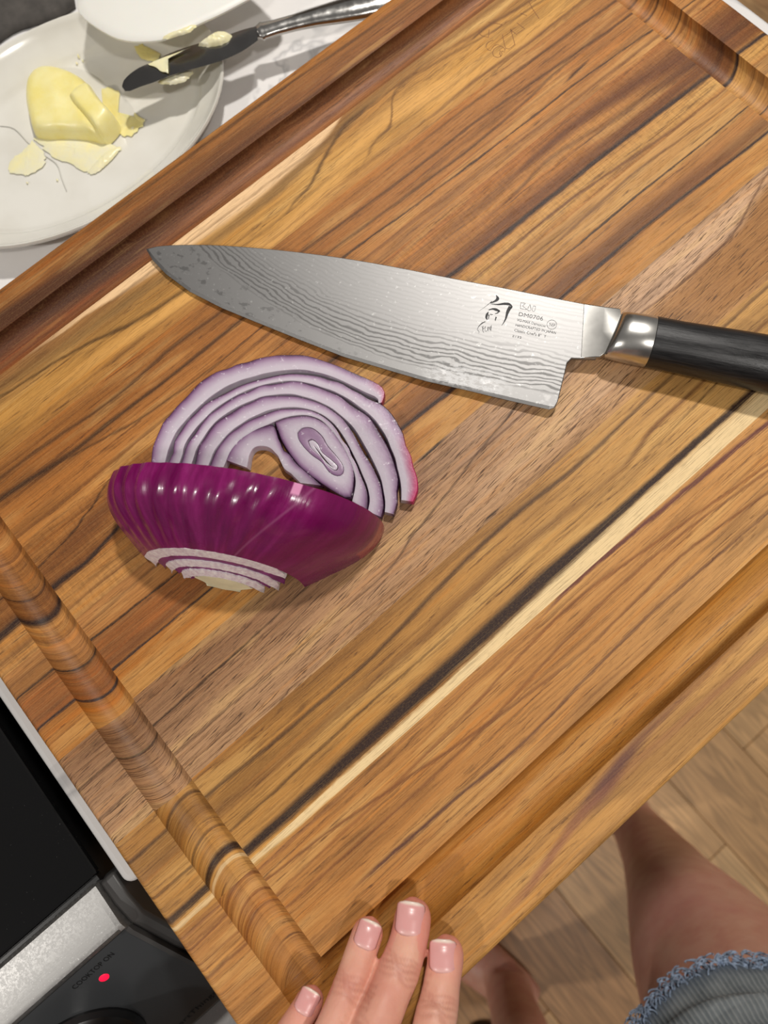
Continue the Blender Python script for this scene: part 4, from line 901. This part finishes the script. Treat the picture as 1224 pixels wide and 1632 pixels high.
def ptext(body, u, dist, width, hgt):
    o = text_mesh(body, hgt / 0.70, 'panel_lettering', blk_ink, rg, PM(u, dist))
    xs = [v.co.x for v in o.data.vertices]; o.data.transform(Matrix.Diagonal(((width / 1000) / (max(xs) - min(xs)), 1, 1, 1))); return o

ptext('COOKTOP ON', -71, 3.2, 22.8, 2.9)
ptext('SmartThings', -74, 72.0, 31.5, 3.0)
led_m = NT('red_indicator'); led_m.set(Base_Color=lin((230, 10, 50)), Emission_Color=lin((255, 20, 60)), Emission_Strength=1.1, Roughness=0.4)
def disc_on_panel(u, dist, prof_, mat, name, sx=1.0, parent=rg, n=40):
    rings = [[(r_ * sx * math.cos(2 * math.pi * k / n), r_ * math.sin(2 * math.pi * k / n), z) for k in range(n)] for r_, z in prof_]
    o = add(name, *loft(rings), mat, parent); o.matrix_local = PM(u, dist, 0.0); return o
disc_on_panel(-60.2, 9.9, [(2.3, -0.5), (2.3, 0.1), (1.9, 0.35), (0.6, 0.45)], led_m.mat, 'indicator_light', 1.0, n=20)['label'] = 'glowing red indicator light'
knob_m = simple('black_knob', (14, 14, 15), 0.3, var=0.1)
for ku in (-98, -205, -312, -419):
    kb_ = disc_on_panel(ku, 40, [(29, 0), (29, 1.2), (26, 2.5), (24.5, 6), (23.6, 22), (22.6, 24.5), (20.5, 25.5), (4, 25.2)], knob_m, 'knob')
    disc_on_panel(ku, 40, [(23.9, 23.0), (23.7, 24.0), (22.9, 24.8)], simple('knob_rim', (70, 70, 72), 0.3, var=0.05), 'knob_rim')

# ------------------------------------------------------------------ person (hand on the board, bare legs, denim shorts)
def skin_mat(nm='skin'):
    t = NT(nm); p = t.coord(); n = t.noise(p, 45, 3, 0.6); n2 = t.noise(p, 900, 3, 0.6); n3 = t.noise(p, 14, 2)
    c = t.mix(t.maprange(n, 0.35, 0.68), lin((226, 172, 148)), lin((214, 148, 128)))
    c = t.mix(t.maprange(n3, 0.5, 0.7, 0, 0.4), c, lin((228, 156, 146)))
    c = t.mix(t.math('MULTIPLY', t.attr('tip', 'Fac'), 0.5), c, lin((222, 128, 118)))
    c = t.mix(t.math('MULTIPLY', t.attr('crease', 'Fac'), 0.5), c, lin((172, 98, 82)))
    t.bump(t.math('ADD', n2, t.math('MULTIPLY', t.noise(p, 260, 4, 0.6), 0.8)), 0.22, 0.0005)
    return t.set(Base_Color=c, Roughness=0.44, Subsurface_Weight=0.22, Subsurface_Radius=(0.006, 0.002, 0.001), Specular_IOR_Level=0.4)
SKIN = skin_mat()
def finger_path(pxs, zs, total, zend):
    P_ = [px(x, y, z) for (x, y), z in zip(pxs, zs)]
    L0 = sum(np.linalg.norm(P_[i + 1] - P_[i]) for i in range(len(P_) - 1)); e = P_[-1] - P_[-2]; e[2] = 0; e /= np.linalg.norm(e); left = max(10, total - L0)
    for k in (0.34, 0.67, 1.0): q = P_[len(pxs) - 1] + e * left * k; q = q.copy(); q[2] = zs[-1] + (zend - zs[-1]) * math.sin(k * math.pi / 2); P_.append(q)
    return np.array(P_)
FING = [  # name, centre-line in the photo, heights, total length, half widths at tip / distal joint / base
    ('middle', [(657, 1429), (657, 1470), (645, 1520), (624, 1575), (600, 1632)], [7.2, 8.0, 9.5, 12.5, 16.5], 100, (7.2, 8.2, 8.4)),
    ('ring', [(595, 1461), (587, 1484), (574, 1522), (556, 1575), (532, 1632)], [6.4, 7.0, 8.5, 11.5, 15.5], 92, (6.1, 6.5, 7.0)),
    ('index', [(706, 1489), (711, 1520), (705, 1562), (699, 1602), (690, 1640)], [7.2, 8.0, 9.5, 12.5, 16], 88, (6.8, 7.9, 8.2)),
    ('pinky', [(502, 1570), (492, 1598), (472, 1630), (446, 1668)], [5.8, 6.6, 8.5, 11.5], 74, (5.4, 5.8, 6.6))]
hand_parts, nails, knk, axes = [], [], {}, []
for nm, pxs, zs, tot, (rt, rd, rb) in FING:
    Pt = finger_path(pxs, zs, tot, 26)
    Q = resample(Pt, 60); s = np.linspace(0, 1, 60) * tot
    rads = []
    for x in s:
        cap = math.sqrt(max(0.02, 1 - max(0, 1 - x / (rt * 1.05)) ** 2))
        rr = np.interp(x, [0, 8, 18, 25, 33, 46, 52, 60, tot], [rt, rt, rt * 1.03, rd, rd * 0.95, rd * 1.02, rd * 1.03, rd * 1.0, rb])
        dj = 24 if nm != 'pinky' else 20
        crease = sum(0.28 * math.exp(-((x - dj - o_) / 0.7) ** 2) for o_ in (-2.2, 0, 2.2)) + sum(0.35 * math.exp(-((x - 2 * dj - 1 - o_) / 0.8) ** 2) for o_ in (-2.6, 0, 2.6))
        rads.append((rr * cap - crease * 0.6, rr * 0.86 * cap - crease * 1.8))
    hand_parts.append(tube([tuple(q) for q in Q], rads, 20)); knk[nm] = Q[-1]; axes.append((Q, s, 24.0 if nm != 'pinky' else 20.0))
    # nail: curved plate seated on the top of the last joint
    t = Q[10] - Q[0]; t /= np.linalg.norm(t); a = np.cross(t, (0, 0, 1)); a /= np.linalg.norm(a); b = np.cross(a, t)
    V, F, C_ = [], [], []; nl, nw = 16, 13; ln = rt * 1.62; st_ = 0.9
    for i in range(nl):
        f = i / (nl - 1); x = st_ + f * ln; k = min(59, int(x / tot * 59)); c = Q[0] + t * x; c[2] = np.interp(x, s, Q[:, 2])
        cap = math.sqrt(max(0.02, 1 - max(0, 1 - x / (rt * 1.05)) ** 2)) if x > 3 else math.sqrt(max(0.02, 1 - max(0, 1 - 3 / (rt * 1.05)) ** 2))
        wang = 49 * (1 - 0.55 * max(0, (0.16 - f) / 0.16) ** 2) * (1 - 0.45 * max(0, (f - 0.78) / 0.22) ** 2)
        for j in range(nw):
            g = (j / (nw - 1) - 0.5) * 2; ang = math.radians(90 + g * wang)
            rw, rz = rt, rt * 0.86 * (cap if x > 3 else cap)
            lift = 0.45 - 0.5 * max(0, (f - 0.9) / 0.1) - 0.35 * max(0, abs(g) - 0.8) / 0.2
            q = c + a * (rw + lift) * math.cos(ang) + b * (rz + lift) * math.sin(ang); V.append(tuple(q))
            edge = f + 0.05 * g * g
            wt = max(0, min(1, (0.10 + 0.03 * (1 - g * g) - f) / 0.06)); lt = max(0, min(1, (f - 0.82 - 0.1 * g * g) / 0.08)) * 0.6
            cc = np.array((220, 160, 156)) * (1 - wt) + np.array((232, 212, 196)) * wt; cc = cc * (1 - lt) + np.array((230, 190, 182)) * lt
            C_.append(lin(cc))
    for i in range(nl - 1):
        for j in range(nw - 1): F.append((i * nw + j, i * nw + j + 1, (i + 1) * nw + j + 1, (i + 1) * nw + j))
    nails.append((V, F, C_))
# palm, thumb, wrist
fdir = knk['middle'] - px(656, 1436, 7.5); fdir[2] = 0; fdir /= np.linalg.norm(fdir); wr = (knk['middle'] + knk['ring']) / 2 + fdir * 88; wr[2] = 34
for nm in ('index', 'middle', 'ring', 'pinky'):
    k0 = knk[nm]; hand_parts.append(tube([tuple(k0 - fdir * 8), tuple(k0), tuple(k0 * .6 + wr * .4), tuple(k0 * .12 + wr * .88)], [(9.5, 9.5), (12.5, 12), (15, 13), (16, 14)], 18))
lat = knk['index'] - knk['pinky']; lat[2] = 0; lat /= np.linalg.norm(lat)
pc = (knk['middle'] + knk['ring']) / 2
hand_parts.append(tube([tuple(pc + fdir * 2), tuple(pc + fdir * 30), tuple(pc + fdir * 62), tuple(wr)], [(37, 11), (38, 14), (33, 16), (27, 18)], 24))
tb = pc + fdir * 62 + lat * 24 + np.array([0, 0, -4.0]); t1 = knk['index'] + lat * 26 + fdir * 22 + np.array([0, 0, -20]); t2 = knk['index'] + lat * 32 - fdir * 8 + np.array([0, 0, -30]); t3 = knk['index'] + lat * 30 - fdir * 36 + np.array([0, 0, -36])
hand_parts.append(tube([tuple(q) for q in resample([tb, t1, t2, t3, t3 - fdir * 6], 24)], [np.interp(i / 23, [0, .3, .55, .8, .95, 1], [16, 13, 10.5, 10.5, 8, 4]) for i in range(24)], 18))
SHL = np.array([-105, -300, 430.0]); ELB = np.array([-265, -235, 150.0])
hand_parts.append(tube([tuple(wr - fdir * 10), tuple(wr + fdir * 12), tuple(wr + fdir * 34)], [25, 25, 26], 22))
arm_parts = [tube([tuple(q) for q in resample([wr + fdir * 18, wr + fdir * 40, wr * .6 + ELB * .4, ELB], 20)], [np.interp(i / 19, [0, .15, .55, .85, 1], [26, 28, 38, 43, 42]) for i in range(20)], 22),
             tube([tuple(ELB), tuple((ELB + SHL) / 2), tuple(SHL)], [42, 46, 54], 22)]
def remeshed(parts, voxel, it):
    v, f = merge(parts); o = add('tmp', v, f, None, None)
    m = o.modifiers.new('r', 'REMESH'); m.mode = 'VOXEL'; m.voxel_size = voxel / 1000
    m2 = o.modifiers.new('s', 'SMOOTH'); m2.factor = 0.5; m2.iterations = it
    me = evaluated(o, 'body'); bpy.data.objects.remove(o); return me
me_hand = remeshed(hand_parts, 0.8, 2)
# legs and trunk
HIPR, HIPL = np.array([112, -312, -60.0]), np.array([-15, -325, -60.0])
KNR = np.array([192, -250, -495.0]); ANR = np.array([250, -255, -880.0])
ANL = np.array([-58, -322, -880.0]); KNL = np.array([-70, -320, -490.0])
def leg(hip, kn, an, toe):
    mid = kn * .45 + an * .55 + np.array([0, -14, 0.0])
    p_ = resample([hip, hip * .5 + kn * .5 + np.array([0, 6, 0]), kn, kn * .75 + an * .25 + np.array([0, -8, 0]), mid, an], 40)
    r_ = [np.interp(i / 39, [0, .25, .45, .52, .58, .70, .85, .96, 1], [96, 88, 70, 60, 53, 49, 40, 33, 36]) for i in range(40)]
    fd = np.array(toe, float); fd /= np.linalg.norm(fd); g = np.array([an[0], an[1], -950.0])
    ft = [g - fd * 45 + [0, 0, 30], g - fd * 20 + [0, 0, 34], g + fd * 30 + [0, 0, 34], g + fd * 90 + [0, 0, 25], g + fd * 140 + [0, 0, 15], g + fd * 180 + [0, 0, 12]]
    return [tube([tuple(q) for q in p_], r_, 24), tube([tuple(q) for q in ft], [(26, 26), (32, 32), (36, 33), (42, 24), (46, 14), (30, 9)], 20)]
trunk = [tube([(55, -318, -95), (55, -318, -10), (55, -322, 120), (55, -326, 260), (55, -325, 380), (58, -320, 440), (60, -318, 480), (60, -312, 540)], [(150, 98), (165, 108), (135, 95), (150, 105), (158, 100), (120, 70), (58, 56), (54, 54)], 28, up=(0, 1, 0)),
         tube([(55, -322, 420), tuple(SHL)], [60, 55], 18), tube([(55, -322, 420), (215, -320, 425), (262, -300, 330)], [60, 56, 46], 18)]
me_body = remeshed(trunk + arm_parts + leg(HIPR, KNR, ANR, (0.12, 1, 0)) + leg(HIPL, KNL, ANL, (-0.25, 1, 0)), 6, 3)
# knuckle wrinkles pressed into the finger backs
co = np.zeros(len(me_hand.vertices) * 3, dtype=np.float32); me_hand.vertices.foreach_get('co', co); co = co.reshape(-1, 3).astype(float) * 1000; co[:, 2] -= ZOFF * 1000
near = np.where(co[:, 0] > -40)[0]; crease_v = np.zeros(len(co)); tip_v = np.zeros(len(co))
for Q, s_, dj in axes:
    d2 = ((co[near, None, :] - Q[None, :, :]) ** 2).sum(axis=2); k = d2.argmin(axis=1); dist = np.sqrt(d2[np.arange(len(near)), k])
    k2 = np.clip(k, 1, len(Q) - 2); tg = Q[k2 + 1] - Q[k2 - 1]; tg /= np.linalg.norm(tg, axis=1)[:, None]; rel = co[near] - Q[k]
    sa = s_[k] + (rel * tg).sum(axis=1); lat_ = rel[:, 0] * tg[:, 1] - rel[:, 1] * tg[:, 0]; topm = np.clip(rel[:, 2] / 5.0, 0, 1) * (dist < 12)
    w_ = np.zeros(len(near))
    for c0, offs in ((dj, (-3.2, -1.6, 0.0, 1.7, 3.4)), (2.0 * dj + 1, (-4.5, -2.4, 0.0, 2.4, 4.8))):
        for i_, o_ in enumerate(offs): w_ += (0.50 - 0.05 * abs(o_)) * np.exp(-((sa - c0 - o_ - 0.05 * o_ * np.abs(lat_) * 0.5 - 0.5 * np.sin(lat_ * 0.7 + i_)) / 0.62) ** 2)
    co[near, 2] -= w_ * topm; crease_v[near] = np.maximum(crease_v[near], np.clip(w_ * topm * 2.0, 0, 1)); tip_v[near] = np.maximum(tip_v[near], np.clip(1 - sa / 16, 0, 1) * (dist < 12))
co[:, 2] += ZOFF * 1000; me_hand.vertices.foreach_set('co', (co / 1000).astype(np.float32).ravel())
bm = bmesh.new(); bm.from_mesh(me_hand); bm.from_mesh(me_body)
me_p = bpy.data.meshes.new('person'); bm.to_mesh(me_p); bm.free(); me_p.materials.append(SKIN)
me_p.polygons.foreach_set('use_smooth', [True] * len(me_p.polygons))
nb_ = len(me_p.vertices) - len(crease_v)
for nm_, vals in (('crease', crease_v), ('tip', tip_v)):
    a_ = me_p.attributes.new(nm_, 'FLOAT', 'POINT'); a_.data.foreach_set('value', np.r_[vals, np.zeros(nb_)].astype(np.float32))
person = bpy.data.objects.new('person', me_p); col.objects.link(person)
tag(person, 'person in frayed denim shorts standing at the counter, fingers resting on the board', 'person')
nt = NT('fingernail'); NAIL = nt.set(Base_Color=nt.attr('Col'), Roughness=0.3, Subsurface_Weight=0.15, Subsurface_Radius=(.003, .001, .001), Coat_Weight=0.1)
def child(o, par=person): o.parent = par; return o
for V, F, C_ in nails:
    o = add('fingernail', V, F, NAIL); setcol(o, 'Col', C_); shade(o, 80); m = o.modifiers.new('t', 'SOLIDIFY'); m.thickness = 0.0006; m.offset = -1; child(o)
def denim():
    t = NT('washed_grey_denim'); p = t.coord(); x, y, z = [t.math('MULTIPLY', c, 1000.0) for c in t.sep(p)]
    wv = t.attr('twill', 'Vector'); sx, sy, sz = t.sep(wv)
    tw = t.math('SINE', t.math('MULTIPLY', sx, 2.4)); n = t.noise(p, 60, 4, 0.6); n2 = t.noise(p, 600, 3)
    c = t.mix(t.maprange(n, 0.35, 0.7), lin((98, 106, 110)), lin((140, 146, 148)))
    c = t.mix(t.maprange(t.math('ADD', tw, t.math('MULTIPLY', n2, 0.8)), 0.2, 1.6, 0, 0.28), c, lin((206, 208, 204)))
    hem = t.maprange(sy, 0, 16, 1, 0, smooth=True); c = t.mix(t.math('MULTIPLY', hem, 0.6), c, lin((96, 112, 134)))
    t.bump(t.math('ADD', tw, n2), 0.4, 0.0004)
    return t.set(Base_Color=c, Roughness=0.9)
DEN = denim()
def shorts_leg(hip, kn, hemt, seed):
    ax = kn - hip; Ln = np.linalg.norm(ax); ax /= Ln; A_ = np.cross(ax, (0, 1, 0)); A_ /= np.linalg.norm(A_); B_ = np.cross(A_, ax)
    V, tw, F, n, m = [], [], [], 96, 46; hemp = []
    for i in range(m):
        f = i / (m - 1)
        for k in range(n):
            an = 2 * math.pi * k / n
            dist = hemt * Ln * (1 - f) + 6 * math.sin(2 * an + seed) * (1 - f)
            base = 116 - 10 * f + 6 * math.cos(an - 1.2)
            ph_ = dist * 0.24 + 1.3 * math.sin(an * 1.0 + 0.6) + 0.7 * math.sin(an * 2 + seed)
            fold = 6.5 * max(-0.5, math.sin(ph_)) * min(1, f * 5) * (0.6 + 0.4 * math.sin(an * 1.5 + f * 3)) + 2.5 * math.sin(an * 7 + dist * .03) * (1 - f)
            q = hip + np.array([-28, 10, 0]) * (1 - f) + ax * dist + A_ * (base + fold) * math.cos(an) + B_ * (base + fold) * math.sin(an)
            V.append(tuple(q)); tw.append((an * 100, f * hemt * Ln, 0))
            if i == 0: hemp.append((q, ax.copy(), (A_ * math.cos(an) + B_ * math.sin(an))))
    for i in range(m - 1):
        for k in range(n): F.append((i * n + k, i * n + (k + 1) % n, (i + 1) * n + (k + 1) % n, (i + 1) * n + k))
    return V, F, tw, hemp
sv, sf, stw, hems = [], [], [], []
for hip, kn, hemt, sd in ((HIPR, KNR, 0.42, 0.5), (HIPL, KNL, 0.44, 2.0)):
    V, F, tw, hp = shorts_leg(hip, kn, hemt, sd); o_ = len(sv); sv += V; sf += [tuple(i + o_ for i in q) for q in F]; stw += tw; hems += hp
sd_v, sd_f = tube([(55, -318, -110), (55, -318, -60), (55, -318, -10), (55, -320, 60), (55, -322, 100)], [(158, 112), (176, 118), (177, 120), (160, 112), (150, 106)], 48, up=(0, 1, 0), caps=False)
o_ = len(sv); sv += sd_v; sf += [tuple(i + o_ for i in q) for q in sd_f]; stw += [(i * 3.0, 200, 0) for i in range(len(sd_v))]
sh = add('denim_shorts', sv, sf, DEN); a_ = sh.data.attributes.new('twill', 'FLOAT_VECTOR', 'POINT'); a_.data.foreach_set('vector', np.array(stw, dtype=np.float32).ravel()); shade(sh, 80); child(sh)
fv, ff = [], []; rf = random.Random(5)
for q, axd, out in hems[:96]:
    for k in range(18):
        q0 = q + np.array([max(-3, min(3, rf.gauss(0, 1.8))) for _ in range(3)]) - axd * rf.uniform(-1, 6); R_ = rf.uniform(2.2, 5.0); tang = np.cross(axd, out) * rf.choice((-1, 1)); end = rf.uniform(1.6, 4.4); tl = rf.uniform(0.1, 0.9)
        p_ = [q0 + axd * R_ * (math.sin(th_) + 0.35 * th_) + tang * R_ * (1 - math.cos(th_)) + out * R_ * (0.18 + tl * 0.3) * th_ * 0.5 for th_ in np.linspace(0, end, 7)]
        v_, f_3 = tube([tuple(x) for x in p_], [0.55] * 6 + [0.3], 4); o_ = len(fv); fv += v_; ff += [tuple(i + o_ for i in g) for g in f_3]
fray = add('frayed_hem', fv, ff, simple('pale_denim_thread', (148, 164, 186), 0.9, var=0.25, scale=250)); tag(fray, kind='stuff'); fray.parent = sh
tee = tube([(55, -318, 40), (55, -320, 110), (55, -324, 250), (55, -324, 380), (57, -320, 440), (60, -317, 470)], [(168, 122), (150, 110), (163, 118), (168, 112), (130, 82), (70, 66)], 40, up=(0, 1, 0), caps=False)
slv = tube([(55, -322, 415), tuple(SHL * .98 + ELB * .02), tuple(SHL * .6 + ELB * .4)], [66, 66, 62], 24, caps=False); slr = tube([(55, -322, 415), (215, -320, 425), (265, -300, 325)], [66, 66, 60], 24, caps=False)
child(add('t_shirt', *merge([tee, slv, slr]), simple('grey_jersey', (92, 92, 96), 0.9, var=0.06, scale=30)))

# slipper on the floor beside the left foot
slp = root('slipper', (-122, -462, -950)); tag(slp, 'dark brown slipper on the floor beside the bare foot', 'slipper')
def sole(s_, z): return [((s_ * (38 + 8 * math.sin(a))) * math.cos(a), s_ * 125 * math.sin(a), z) for a in np.linspace(0, 2 * math.pi, 41)[:-1]]
add('sole', *loft([sole(.97, 0), sole(1, 3), sole(1, 14), sole(.97, 18), sole(.5, 16), sole(.02, 16)]), simple('dark_rubber', (44, 36, 26), 0.6, var=0.1), slp)
add('upper', *loft([[(40 * c_ * math.cos(a), y_, 14 + 44 * c_ * math.sin(a)) for a in np.linspace(0, math.pi, 17)] for y_, c_ in ((5, 1.05), (40, 1.1), (80, .95), (108, .6), (120, .2))], caps=False, close=False), simple('brown_felt', (70, 54, 40), 0.9, var=0.15), slp)
slp.rotation_euler.z = 0.2
